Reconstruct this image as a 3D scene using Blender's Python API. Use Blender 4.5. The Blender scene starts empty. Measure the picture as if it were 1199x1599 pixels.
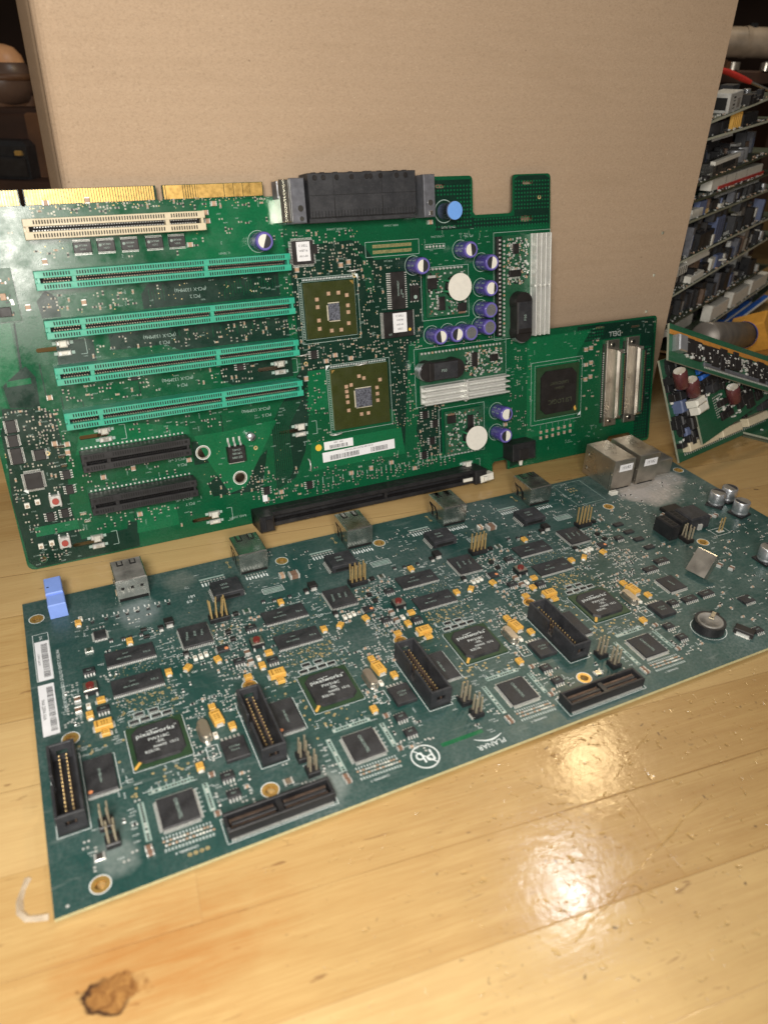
import bpy, math, random
from mathutils import Vector, Matrix
random.seed(11)
sc = bpy.context.scene
COL = sc.collection
MM = 0.001
R = math.radians

# ---------------------------------------------------------------- camera, lamps, exposure
PITCH, ROLL, FPX, CAMZ = 0.54054, 0.03102, 1168.99, 245.8
_f = Vector((0, math.cos(PITCH), -math.sin(PITCH)))
_r0 = Vector((1, 0, 0)); _u0 = _r0.cross(_f)
_r = math.cos(ROLL) * _r0 + math.sin(ROLL) * _u0
_u = -math.sin(ROLL) * _r0 + math.cos(ROLL) * _u0
cd = bpy.data.cameras.new('camera')
cam = bpy.data.objects.new('camera', cd); COL.objects.link(cam)
cam.matrix_world = Matrix(((_r.x, _u.x, -_f.x, 0), (_r.y, _u.y, -_f.y, 0), (_r.z, _u.z, -_f.z, CAMZ * MM), (0, 0, 0, 1)))
cd.sensor_fit = 'HORIZONTAL'; cd.sensor_width = 36; cd.lens = FPX / 1199 * 36
cd.clip_start = 0.01; cd.clip_end = 60
cd.dof.use_dof = True; cd.dof.focus_distance = 0.455; cd.dof.aperture_fstop = 14.5
sc.camera = cam

w = bpy.data.worlds.new('World'); sc.world = w; w.use_nodes = True
wn = w.node_tree.nodes; wl = w.node_tree.links
bgn = wn['Background']
# dim room: warm brown low down, paler ceiling overhead
tc = wn.new('ShaderNodeTexCoord'); sp = wn.new('ShaderNodeSeparateXYZ'); cr = wn.new('ShaderNodeValToRGB')
wl.new(tc.outputs['Generated'], sp.inputs[0]); 
mp = wn.new('ShaderNodeMapRange'); mp.inputs[1].default_value = -1; mp.inputs[2].default_value = 1
wl.new(sp.outputs[2], mp.inputs[0]); wl.new(mp.outputs[0], cr.inputs[0])
cr.color_ramp.elements[0].position = 0.35; cr.color_ramp.elements[0].color = (.05, .035, .025, 1)
cr.color_ramp.elements[1].position = 0.8; cr.color_ramp.elements[1].color = (.42, .38, .34, 1)
wl.new(cr.outputs[0], bgn.inputs[0]); bgn.inputs[1].default_value = 0.31

def lamp(name, loc, tgt, power, size, col, spread=180):
    ld = bpy.data.lights.new(name, 'AREA'); ld.shape = 'DISK'; ld.size = size; ld.energy = power; ld.color = col
    ld.spread = R(spread)
    o = bpy.data.objects.new(name, ld); COL.objects.link(o)
    o.location = [c * MM for c in loc]
    o.rotation_euler = (Vector(tgt) - Vector(loc)).to_track_quat('-Z', 'Y').to_euler()
    return o
lamp('key_lamp', (-50, -125, 370), (20, 300, 60), 2.75, 0.14, (1.0, .95, .87))
lamp('side_lamp', (74, -190, 290), (-60, 330, 120), 1.9, 0.12, (1.0, .95, .87))
lamp('ceiling_lamp_cool', (363, 843, 1066), (60, 200, 0), 1.7, 0.065, (.88, .94, 1.0))
lamp('ceiling_lamp_warm', (426, 1042, 945), (90, 220, 0), 1.6, 0.08, (1.0, .74, .40))
vs = sc.view_settings
vs.view_transform = 'Standard'; vs.look = 'None'; vs.exposure = 0.0; vs.gamma = 1.0; vs.use_curve_mapping = False

# ---------------------------------------------------------------- materials
def _nodes(m):
    m.use_nodes = True
    nt = m.node_tree
    return nt, nt.nodes, nt.links, nt.nodes['Principled BSDF']
def nz(nt, vec, scale, detail=3, rough=.55, dist=0):
    n = nt.nodes.new('ShaderNodeTexNoise'); n.inputs['Scale'].default_value = scale
    n.inputs['Detail'].default_value = detail; n.inputs['Roughness'].default_value = rough; n.inputs['Distortion'].default_value = dist
    nt.links.new(vec, n.inputs['Vector']); return n.outputs['Fac']
def ramp(nt, fac, stops):
    r = nt.nodes.new('ShaderNodeValToRGB'); el = r.color_ramp.elements
    while len(el) < len(stops): el.new(.5)
    for e, (p, c) in zip(el, stops):
        e.position = p; e.color = (c, c, c, 1) if isinstance(c, (int, float)) else (*c, 1)
    nt.links.new(fac, r.inputs[0]); return r.outputs[0]
def mix(nt, fac, a, b, mode='MIX'):
    n = nt.nodes.new('ShaderNodeMixRGB'); n.blend_type = mode
    for s, v in zip(n.inputs, (fac, a, b)):
        if isinstance(v, (int, float)): s.default_value = v if s.type == 'VALUE' else (v, v, v, 1)
        elif isinstance(v, tuple): s.default_value = (*v, 1)
        else: nt.links.new(v, s)
    return n.outputs[0]
def mth(nt, op, a, b=None, c=None):
    n = nt.nodes.new('ShaderNodeMath'); n.operation = op
    for s, v in zip(n.inputs, (a, b, c)):
        if v is None: continue
        if isinstance(v, (int, float)): s.default_value = v
        else: nt.links.new(v, s)
    return n.outputs[0]
def bump(nt, h, strength, dist=.0003):
    n = nt.nodes.new('ShaderNodeBump'); n.inputs['Strength'].default_value = strength; n.inputs['Distance'].default_value = dist
    nt.links.new(h, n.inputs['Height']); return n.outputs[0]
def obco(nt):
    return nt.nodes.new('ShaderNodeTexCoord').outputs['Object']
MATS = {}
def M(name, col, rough=.5, metal=0., var=.18, scale=250, bmp=.0, coat=0., dust=0., dcol=(.30, .28, .25), spec=.5, bscale=1500):
    m = bpy.data.materials.new(name); nt, N, L, b = _nodes(m); v = obco(nt)
    f = nz(nt, v, scale, 4)
    lo = tuple(c * (1 - var) for c in col); hi = tuple(min(1, c * (1 + var)) for c in col)
    c = mix(nt, ramp(nt, f, [(.3, 0), (.7, 1)]), lo, hi)
    if dust:
        d = ramp(nt, nz(nt, v, 90, 6, .7), [(.42, 0), (.75, dust)])
        d2 = ramp(nt, nz(nt, v, 1400, 2, .7), [(.55, 0), (.75, dust)])
        c = mix(nt, d, c, dcol); c = mix(nt, d2, c, dcol)
    L.new(c, b.inputs['Base Color'])
    r = ramp(nt, nz(nt, v, scale * .6, 4), [(.3, max(.02, rough - .1)), (.7, min(1, rough + .12))])
    L.new(r, b.inputs['Roughness'])
    b.inputs['Metallic'].default_value = metal; b.inputs['Coat Weight'].default_value = coat
    b.inputs['Coat Roughness'].default_value = .12; b.inputs['Specular IOR Level'].default_value = spec
    if bmp: L.new(bump(nt, nz(nt, v, bscale, 4), bmp, .0002), b.inputs['Normal'])
    MATS[name] = m; return m

M('chip_epoxy', (.020, .020, .023), .52, bmp=.25, dust=.18, dcol=(.16, .16, .16))
M('chip_clean', (.016, .014, .014), .45, bmp=.15)
M('black_plastic', (.013, .013, .015), .42, bmp=.1, dust=.10, dcol=(.12, .12, .12))
M('black_dusty', (.019, .020, .024), .55, bmp=.2, dust=.22, dcol=(.15, .15, .16))
M('dark_hole', (.004, .004, .004), .8)
M('slot_green', (.025, .36, .235), .38, var=.08, dust=.12, dcol=(.45, .45, .38))
M('slot_ivory', (.62, .54, .38), .42, var=.08)
M('white_plastic', (.70, .68, .61), .45, var=.08)
M('silk', (.72, .77, .76), .6, var=.12)
M('silk_dull', (.30, .40, .36), .6, var=.15)
M('tin', (.66, .66, .63), .36, .45, var=.12, scale=700)
M('solder', (.62, .62, .6), .4, .5, var=.2, scale=700)
M('pad_tin', (.58, .58, .55), .42, .3, var=.2, scale=500)
M('steel', (.56, .555, .52), .22, .97, var=.18, scale=160, bmp=.04, dust=.12, dcol=(.3, .28, .25))
M('steel_warm', (.56, .52, .46), .33, .93, var=.14, scale=120, bmp=.05, bscale=900, dust=.08)
M('steel_dusty', (.27, .26, .24), .6, .5, var=.45, scale=110, bmp=.3, dust=.7, dcol=(.34, .31, .28))
M('aluminium', (.74, .74, .73), .34, .9, var=.08, scale=300, bmp=.03)
M('cap_can', (.62, .64, .68), .33, .85, var=.06, scale=200)
M('cap_top', (.36, .35, .33), .4, .7, var=.1)
M('fin_white', (.80, .80, .77), .38, .45, var=.05)
M('gold', (.68, .43, .13), .36, .7, var=.10, scale=500)
M('pin_gold', (.62, .44, .19), .38, .55, var=.15, scale=400)
M('pin_dull', (.46, .40, .29), .42, .5, var=.2, scale=400)
M('via', (.60, .46, .22), .42, .4, var=.3, scale=600)
M('tantalum', (.72, .40, .075), .45, var=.08, scale=500, dust=.06, dcol=(.6, .55, .4))
M('brown_ceramic', (.20, .115, .075), .5, var=.25, scale=400, dust=.1)
M('tan_ceramic', (.46, .30, .20), .5, var=.18, scale=500)
M('resistor_black', (.012, .012, .014), .45)
M('led_white', (.78, .76, .68), .4, var=.06)
M('sleeve', (.085, .065, .30), .3, var=.15, coat=.5, scale=300)
M('sleeve_rim', (.15, .13, .42), .3, var=.1, coat=.4)
M('blue_plastic', (.16, .36, .82), .42, var=.05)
M('blue_flat', (.24, .37, .86), .5, var=.04)
M('slot_blue', (.05, .11, .52), .4, var=.1)
M('steelblue', (.10, .13, .24), .5, var=.15)
M('ribbon_blue', (.02, .12, .48), .4)
M('red_button', (.16, .020, .016), .45, var=.12)
M('red_pale', (.36, .06, .045), .5, var=.1)
M('red_plastic', (.55, .035, .025), .4)
M('paper', (.80, .80, .82), .55, var=.03)
M('ink', (.02, .02, .025), .6)
M('bga_olive', (.036, .045, .011), .30, var=.10, coat=.2)
M('bga_green', (.022, .055, .024), .4, var=.12)
M('bga_edge', (.17, .17, .055), .5)
M('pad_old', (.40, .385, .32), .45, .2, var=.35, scale=500)
M('contact_brown', (.17, .115, .085), .4, .3, var=.3)
M('print_brown', (.30, .14, .02), .5)
M('carton_grey', (.27, .28, .21), .6, var=.2)
M('edge_pale', (.50, .52, .42), .55, var=.15)
M('can_dark', (.17, .15, .13), .42, .3, var=.25, scale=60)
M('clear_film', (.70, .66, .58), .2, var=.25, scale=200, bmp=.5)
M('die', (.16, .17, .21), .4, .5, var=.75, scale=900, bmp=.6, bscale=900)
M('paste', (.62, .57, .44), .6, var=.15)
M('orange_dot', (.80, .30, .13), .5)
M('yellow_dot', (.80, .52, .05), .5)
M('fr4', (.46, .43, .24), .55, var=.15, scale=500)
M('fr4_dark', (.06, .07, .04), .6, var=.2)
M('orange_block', (.68, .33, .05), .42, var=.1)
M('amber_tape', (.46, .20, .035), .35, var=.15, coat=.4)
M('maroon', (.10, .028, .030), .32, var=.15, coat=.4)
M('disc_white', (.76, .73, .66), .55, var=.05, scale=300, bmp=.15, bscale=600)
M('green_wire', (.02, .16, .07), .4)
M('dark_metal', (.17, .175, .20), .42, .45, var=.2, scale=300, bmp=.1)
M('mirror_tin', (.92, .90, .80), .14, 1., var=.05)
M('cream_plastic', (.42, .33, .24), .5, var=.35, scale=30)
M('dark_wood', (.050, .020, .010), .6, var=.5, scale=14)
M('mug_glaze', (.12, .072, .05), .35, var=.3, scale=25)
M('mug_orange', (.85, .42, .20), .4, var=.3, scale=30)
M('brown_leather', (.12, .055, .025), .5, var=.5, scale=22)
M('wall_paint', (.035, .018, .011), .8, var=.4, scale=5)
M('wall_pale', (.34, .27, .19), .7, var=.2, scale=6)

MATS['clear_film'].node_tree.nodes['Principled BSDF'].inputs['Alpha'].default_value = .42
def pcb(name, base, rough, dust=0., dark=.75, spec=.5, spots=()):
    """solder-masked laminate: glossy varnish, copper under the mask, scuffs and dust"""
    m = bpy.data.materials.new(name); nt, N, L, b = _nodes(m); v = obco(nt)
    c = mix(nt, ramp(nt, nz(nt, v, 26, 3), [(.35, 0), (.65, 1)]), tuple(x * dark for x in base), base)
    # fine weave
    c = mix(nt, ramp(nt, nz(nt, v, 900, 2), [(.35, 0), (.7, .35)]), c, tuple(min(1, x * 1.6) for x in base))
    ro = ramp(nt, nz(nt, v, 70, 5, .65), [(.35, max(.05, rough - .1)), (.7, rough + .14)])
    if dust:
        d = ramp(nt, nz(nt, v, 17, 7, .66, .6), [(.36, 0), (.70, dust)])
        g = ramp(nt, nz(nt, v, 620, 4, .75), [(.42, .25), (.70, 1)])
        dd = mth(nt, 'MULTIPLY', d, g)
        c = mix(nt, dd, c, (.27, .30, .29))
        sx = nt.nodes.new('ShaderNodeMapping'); sx.inputs['Scale'].default_value = (40, 320, 1); sx.inputs['Rotation'].default_value = (0, 0, .5); L.new(v, sx.inputs[0])
        sm = ramp(nt, nz(nt, sx.outputs[0], 1, 4, .6, .5), [(.60, 0), (.74, dust * .6)])
        c = mix(nt, sm, c, (.30, .34, .32))
        ro = mth(nt, 'ADD', ro, mth(nt, 'MULTIPLY', dd, .5))
    for (x, y, r, a, colr) in spots:
        vm = nt.nodes.new('ShaderNodeVectorMath'); vm.operation = 'DISTANCE'; L.new(v, vm.inputs[0]); vm.inputs[1].default_value = (x * MM, y * MM, 0)
        q = mth(nt, 'ADD', vm.outputs['Value'], mth(nt, 'MULTIPLY', mth(nt, 'SUBTRACT', nz(nt, v, 70, 6, .7), .5), r * MM * 1.1))
        k = nt.nodes.new('ShaderNodeMapRange'); k.inputs[1].default_value = r * MM; k.inputs[2].default_value = r * MM * .55
        k.inputs[3].default_value = 0; k.inputs[4].default_value = a; L.new(q, k.inputs[0])
        kk = mth(nt, 'MULTIPLY', k.outputs[0], ramp(nt, nz(nt, v, 500, 4, .7), [(.3, .55), (.6, 1)]))
        c = mix(nt, kk, c, colr); ro = mth(nt, 'ADD', ro, mth(nt, 'MULTIPLY', kk, .5))
    L.new(c, b.inputs['Base Color']); L.new(ro, b.inputs['Roughness'])
    b.inputs['Specular IOR Level'].default_value = spec
    L.new(bump(nt, nz(nt, v, 1100, 3), .12, .0001), b.inputs['Normal'])
    MATS[name] = m; return m
DUST = (.42, .38, .35)
pcb('mask_teal', (.012, .058, .051), .36, dust=.50, spots=((388, 152, 26, .95, DUST), (376, 148, 14, .9, DUST), (412, 156, 14, .7, DUST), (53, 151, 13, .38, (.36, .40, .42)), (78, 170, 10, .18, (.40, .38, .32)), (100, 12, 10, .5, (.33, .36, .34)), (22, 14, 9, .35, (.38, .42, .40)), (22, 24, 10, .15, (.36, .40, .38))))
pcb('mask_green', (.004, .082, .033), .24, dark=.8)
pcb('mask_dark', (.006, .030, .019), .30, spec=.4)
pcb('mask_pour', (.006, .122, .047), .24, dark=.85)
pcb('mask_old', (.010, .085, .038), .4, dust=.2)
pcb('mask_olive', (.03, .045, .022), .5, dust=.25)

def carton():
    m = bpy.data.materials.new('cardboard'); nt, N, L, b = _nodes(m); v = obco(nt)
    c = mix(nt, ramp(nt, nz(nt, v, 4, 3), [(.3, 0), (.7, 1)]), (.41, .298, .205), (.47, .345, .238))
    mp_ = N.new('ShaderNodeMapping'); mp_.inputs['Scale'].default_value = (700, 700, 1100); L.new(v, mp_.inputs[0])
    fib = nz(nt, mp_.outputs[0], 1, 4, .7, .8)
    c = mix(nt, ramp(nt, fib, [(.30, .5), (.5, 0)]), c, (.28, .20, .13))
    c = mix(nt, ramp(nt, fib, [(.55, 0), (.78, .55)]), c, (.58, .45, .32))
    c = mix(nt, ramp(nt, nz(nt, v, 260, 2, .5), [(.75, 0), (.78, .55)]), c, (.17, .115, .07))
    c = mix(nt, ramp(nt, nz(nt, v, 420, 2, .5), [(.77, 0), (.80, .5)]), c, (.80, .68, .50))
    # faint corrugation lines
    wv = N.new('ShaderNodeTexWave'); wv.bands_direction = 'X'; wv.inputs['Scale'].default_value = 55; wv.inputs['Distortion'].default_value = .4; L.new(v, wv.inputs['Vector'])
    wz = N.new('ShaderNodeTexWave'); wz.bands_direction = 'Z'; wz.inputs['Scale'].default_value = 38; wz.inputs['Distortion'].default_value = 1.2; wz.inputs['Detail Scale'].default_value = 3; L.new(v, wz.inputs['Vector'])
    c = mix(nt, mth(nt, 'MULTIPLY', wz.outputs['Fac'], .09), c, (.36, .255, .165))
    sc_ = N.new('ShaderNodeMapping'); sc_.inputs['Scale'].default_value = (14, 14, 60); L.new(v, sc_.inputs[0])
    c = mix(nt, ramp(nt, nz(nt, sc_.outputs[0], 1, 5, .65, .6), [(.55, 0), (.8, .35)]), c, (.33, .235, .15))
    L.new(c, b.inputs['Base Color']); b.inputs['Roughness'].default_value = .82; b.inputs['Specular IOR Level'].default_value = .25
    h = mth(nt, 'ADD', mth(nt, 'MULTIPLY', fib, .6), mth(nt, 'MULTIPLY', wz.outputs['Fac'], .35))
    h = mth(nt, 'ADD', h, mth(nt, 'MULTIPLY', nz(nt, v, 12, 3), 6))
    L.new(bump(nt, h, .35, .0004), b.inputs['Normal'])
    MATS['cardboard'] = m
carton()
M('carton_edge', (.42, .26, .12), .8, var=.25, scale=400)

def wood():
    m = bpy.data.materials.new('maple_planks'); nt, N, L, b = _nodes(m); v = obco(nt)
    mp_ = N.new('ShaderNodeMapping'); mp_.vector_type = 'POINT'; mp_.inputs['Rotation'].default_value = (0, 0, -R(20.3)); L.new(v, mp_.inputs[0])
    s = N.new('ShaderNodeSeparateXYZ'); L.new(mp_.outputs[0], s.inputs[0])
    X, Y = s.outputs[0], s.outputs[1]        # along grain, across grain (metres)
    PW = .0378
    yi = mth(nt, 'DIVIDE', mth(nt, 'SUBTRACT', Y, .1524 - PW * 20), PW)
    row = mth(nt, 'FLOOR', yi); fr = mth(nt, 'FRACT', yi)
    wn1 = N.new('ShaderNodeTexWhiteNoise'); wn1.noise_dimensions = '1D'; L.new(row, wn1.inputs['W'])
    # butt joints along each plank
    xj = mth(nt, 'DIVIDE', mth(nt, 'ADD', X, mth(nt, 'MULTIPLY', wn1.outputs['Value'], 1.3)), .31)
    xi = mth(nt, 'FLOOR', xj); xf = mth(nt, 'FRACT', xj)
    cell = mth(nt, 'ADD', mth(nt, 'MULTIPLY', row, 17.31), mth(nt, 'MULTIPLY', xi, 5.77))
    wn2 = N.new('ShaderNodeTexWhiteNoise'); wn2.noise_dimensions = '1D'; L.new(cell, wn2.inputs['W'])
    tone = wn2.outputs['Value']
    # grain coordinates, shifted per plank
    cx = N.new('ShaderNodeCombineXYZ'); L.new(X, cx.inputs[0]); L.new(Y, cx.inputs[1]); L.new(cell, cx.inputs[2])
    # knot: bends the grain round itself
    kn = N.new('ShaderNodeVectorMath'); kn.operation = 'DISTANCE'; kp = N.new('ShaderNodeCombineXYZ'); L.new(mth(nt, 'MULTIPLY', X, .85), kp.inputs[0]); L.new(mth(nt, 'MULTIPLY', Y, 1.5), kp.inputs[1])
    ca, sa = math.cos(R(20.3)), math.sin(R(20.3))
    kx, ky = (-78 * ca + 119 * sa) * MM, (78 * sa + 119 * ca) * MM
    L.new(kp.outputs[0], kn.inputs[0]); kn.inputs[1].default_value = (kx * .85, ky * 1.5, 0)
    kd = mth(nt, 'ADD', kn.outputs['Value'], mth(nt, 'MULTIPLY', mth(nt, 'SUBTRACT', nz(nt, v, 95, 3, .55), .5), .016))
    g1 = N.new('ShaderNodeMapping'); g1.inputs['Scale'].default_value = (9, 150, 1); L.new(cx.outputs[0], g1.inputs[0])
    ga = nz(nt, g1.outputs[0], 1, 6, .62, 1.1)
    g2 = N.new('ShaderNodeMapping'); g2.inputs['Scale'].default_value = (60, 1500, 1); L.new(cx.outputs[0], g2.inputs[0])
    gb = nz(nt, g2.outputs[0], 1, 3, .6, .3)
    c = mix(nt, ramp(nt, ga, [(.28, 0), (.72, 1)]), (.48, .300, .112), (.64, .445, .190))
    c = mix(nt, ramp(nt, gb, [(.35, .55), (.6, 0)]), c, (.45, .255, .09))
    c = mix(nt, ramp(nt, tone, [(0, .35), (.5, 0), (1, 0)]), c, (.47, .28, .10))
    c = mix(nt, ramp(nt, tone, [(.55, 0), (1, .4)]), c, (.72, .52, .25))
    # broad darker heart-wood stains along the grain
    g3 = N.new('ShaderNodeMapping'); g3.inputs['Scale'].default_value = (6, 34, 1); L.new(cx.outputs[0], g3.inputs[0])
    c = mix(nt, ramp(nt, nz(nt, g3.outputs[0], 1, 4, .6, .8), [(.56, 0), (.78, .36)]), c, (.43, .235, .075))
    # short dark flecks along the grain
    g4 = N.new('ShaderNodeMapping'); g4.inputs['Scale'].default_value = (55, 330, 1); L.new(cx.outputs[0], g4.inputs[0])
    fl = nz(nt, g4.outputs[0], 1, 3, .55, .4)
    c = mix(nt, ramp(nt, fl, [(.685, 0), (.73, .6)]), c, (.19, .085, .03))
    # knot and its halo
    hd_ = N.new('ShaderNodeVectorMath'); hd_.operation = 'DISTANCE'; L.new(kp.outputs[0], hd_.inputs[0]); hd_.inputs[1].default_value = ((kx + .017) * .85, (ky + .007) * 1.5, 0)
    kh = N.new('ShaderNodeMapRange'); kh.interpolation_type = 'SMOOTHSTEP'; kh.inputs[1].default_value = .046; kh.inputs[2].default_value = .004; kh.inputs[3].default_value = 0; kh.inputs[4].default_value = .8
    L.new(mth(nt, 'ADD', hd_.outputs['Value'], mth(nt, 'MULTIPLY', mth(nt, 'SUBTRACT', nz(nt, v, 45, 5, .65), .5), .05)), kh.inputs[0])
    khn = mth(nt, 'MULTIPLY', kh.outputs[0], ramp(nt, nz(nt, g1.outputs[0], .8, 5, .6, 2.5), [(.35, .3), (.6, 1)]))
    c = mix(nt, khn, c, (.43, .185, .045))
    kr = N.new('ShaderNodeMapRange'); kr.inputs[1].default_value = .0086; kr.inputs[2].default_value = .0066; L.new(kd, kr.inputs[0])
    c = mix(nt, mth(nt, 'MULTIPLY', kr.outputs[0], .96), c, mix(nt, ramp(nt, nz(nt, v, 230, 4, .6, 1.5), [(.35, 0), (.65, 1)]), (.17, .062, .013), (.38, .185, .05)))
    rg = mth(nt, 'ABSOLUTE', mth(nt, 'SUBTRACT', kd, .0076))
    rgm = N.new('ShaderNodeMapRange'); rgm.inputs[1].default_value = .0015; rgm.inputs[2].default_value = .0003; L.new(rg, rgm.inputs[0])
    ks = N.new('ShaderNodeMapRange'); ks.inputs[1].default_value = .004; ks.inputs[2].default_value = -.004; L.new(mth(nt, 'ADD', mth(nt, 'SUBTRACT', X, kx), mth(nt, 'MULTIPLY', mth(nt, 'SUBTRACT', Y, ky), .7)), ks.inputs[0])
    c = mix(nt, mth(nt, 'MULTIPLY', rgm.outputs[0], mth(nt, 'MAXIMUM', ks.outputs[0], ramp(nt, nz(nt, v, 160, 2), [(.58, 0), (.70, .35)]))), c, (.05, .02, .008))
    # seams between planks, butt joints
    sd = mth(nt, 'MULTIPLY', mth(nt, 'MINIMUM', fr, mth(nt, 'SUBTRACT', 1, fr)), PW)
    jd = mth(nt, 'MULTIPLY', mth(nt, 'MINIMUM', xf, mth(nt, 'SUBTRACT', 1, xf)), .31)
    dd = mth(nt, 'MINIMUM', sd, mth(nt, 'ADD', jd, .00018))
    sm = N.new('ShaderNodeMapRange'); sm.inputs[1].default_value = .00042; sm.inputs[2].default_value = .00008; L.new(dd, sm.inputs[0])
    seam = mth(nt, 'MULTIPLY', sm.outputs[0], ramp(nt, nz(nt, g1.outputs[0], .6, 4), [(.36, .10), (.62, .65)]))
    c = mix(nt, seam, c, (.24, .11, .035))
    # dents and grime specks: thick on the right, thin elsewhere
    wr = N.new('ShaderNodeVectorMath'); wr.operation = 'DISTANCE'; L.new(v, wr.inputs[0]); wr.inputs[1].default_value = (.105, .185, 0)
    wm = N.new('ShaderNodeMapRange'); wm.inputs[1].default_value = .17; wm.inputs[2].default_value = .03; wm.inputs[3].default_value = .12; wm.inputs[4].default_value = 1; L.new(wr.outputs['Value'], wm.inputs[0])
    dn = nz(nt, v, 330, 1.5, .4, .5)
    dent = mth(nt, 'MULTIPLY', ramp(nt, dn, [(.655, 0), (.76, 1)]), ramp(nt, nz(nt, v, 55, 3), [(.42, .1), (.58, 1)]))
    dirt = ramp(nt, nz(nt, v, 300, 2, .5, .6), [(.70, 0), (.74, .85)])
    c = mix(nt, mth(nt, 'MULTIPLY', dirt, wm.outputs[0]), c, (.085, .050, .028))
    dr2 = ramp(nt, nz(nt, v, 95, 2, .4, .8), [(.765, 0), (.785, .85)])
    c = mix(nt, dr2, c, (.10, .06, .03))
    gw = N.new('ShaderNodeMapRange'); gw.interpolation_type = 'SMOOTHSTEP'; gw.inputs[1].default_value = -.05; gw.inputs[2].default_value = .16; gw.inputs[3].default_value = 0; gw.inputs[4].default_value = .85  # whole top graded darker and browner towards the right, with a ragged edge
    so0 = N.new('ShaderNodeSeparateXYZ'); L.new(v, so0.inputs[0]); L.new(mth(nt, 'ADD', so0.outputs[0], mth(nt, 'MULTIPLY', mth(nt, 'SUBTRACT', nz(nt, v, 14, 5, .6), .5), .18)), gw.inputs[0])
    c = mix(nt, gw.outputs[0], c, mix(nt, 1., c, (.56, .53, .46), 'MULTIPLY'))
    # straight scratches
    scr = None
    for (px, py, qx, qy, wdt) in ((128, 196, 66, 139, .5), (122, 236, 96, 205, .25), (60, 170, 84, 168, .25), (58, 203, 76, 198, .2)):
        dx, dy = qx - px, qy - py; ln = math.hypot(dx, dy); dx /= ln; dy /= ln
        so = N.new('ShaderNodeSeparateXYZ'); L.new(v, so.inputs[0])
        ox = mth(nt, 'SUBTRACT', so.outputs[0], px * MM); oy = mth(nt, 'SUBTRACT', so.outputs[1], py * MM)
        al = mth(nt, 'ADD', mth(nt, 'MULTIPLY', ox, dx), mth(nt, 'MULTIPLY', oy, dy))
        ac = mth(nt, 'ABSOLUTE', mth(nt, 'ADD', mth(nt, 'ADD', mth(nt, 'MULTIPLY', ox, -dy), mth(nt, 'MULTIPLY', oy, dx)), mth(nt, 'MULTIPLY', mth(nt, 'SUBTRACT', nz(nt, v, 60, 2), .5), .003)))
        k = N.new('ShaderNodeMapRange'); k.inputs[1].default_value = wdt * MM; k.inputs[2].default_value = wdt * .3 * MM; L.new(ac, k.inputs[0])
        k2 = mth(nt, 'MULTIPLY', k.outputs[0], mth(nt, 'MULTIPLY', mth(nt, 'GREATER_THAN', al, 0.), mth(nt, 'LESS_THAN', al, ln * MM)))
        scr = k2 if scr is None else mth(nt, 'MAXIMUM', scr, k2)
    c = mix(nt, mth(nt, 'MULTIPLY', scr, .06), c, (.33, .18, .07))
    L.new(c, b.inputs['Base Color'])
    b.inputs['Roughness'].default_value = .45
    b.inputs['Coat Weight'].default_value = .5
    L.new(ramp(nt, nz(nt, v, 45, 5, .6), [(.3, .09), (.75, .20)]), b.inputs['Coat Roughness'])
    h = mth(nt, 'MULTIPLY', mth(nt, 'MULTIPLY', dent, wm.outputs[0]), -1.)
    h = mth(nt, 'SUBTRACT', h, mth(nt, 'MULTIPLY', seam, .5))
    h = mth(nt, 'SUBTRACT', h, mth(nt, 'MULTIPLY', mth(nt, 'MULTIPLY', scr, ramp(nt, nz(nt, v, 70, 3), [(.4, .05), (.6, 1)])), .55))
    h = mth(nt, 'ADD', h, mth(nt, 'MULTIPLY', mth(nt, 'MULTIPLY', nz(nt, v, 260, 3, .55), wm.outputs[0]), .22))
    h = mth(nt, 'ADD', h, mth(nt, 'MULTIPLY', gb, .05))
    h = mth(nt, 'ADD', h, mth(nt, 'MULTIPLY', nz(nt, v, 22, 2), .10))
    bn = bump(nt, h, .6, .0006)
    L.new(bn, b.inputs['Normal']); L.new(bn, b.inputs['Coat Normal'])
    MATS['maple_planks'] = m
wood()

# ---------------------------------------------------------------- mesh builder (all lengths in millimetres)
_txt = {}
def text_geo(s, align):
    k = (s, align)
    if k not in _txt:
        cu = bpy.data.curves.new('writing', 'FONT'); cu.body = s; cu.size = 1; cu.align_x = align; cu.align_y = 'CENTER'; cu.resolution_u = 2
        o = bpy.data.objects.new('writing', cu); COL.objects.link(o)
        me = bpy.data.meshes.new_from_object(o.evaluated_get(bpy.context.evaluated_depsgraph_get()))
        _txt[k] = ([tuple(v.co[:2]) for v in me.vertices], [tuple(p.vertices) for p in me.polygons])
        bpy.data.meshes.remove(me); bpy.data.objects.remove(o); bpy.data.curves.remove(cu)
    return _txt[k]

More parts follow.
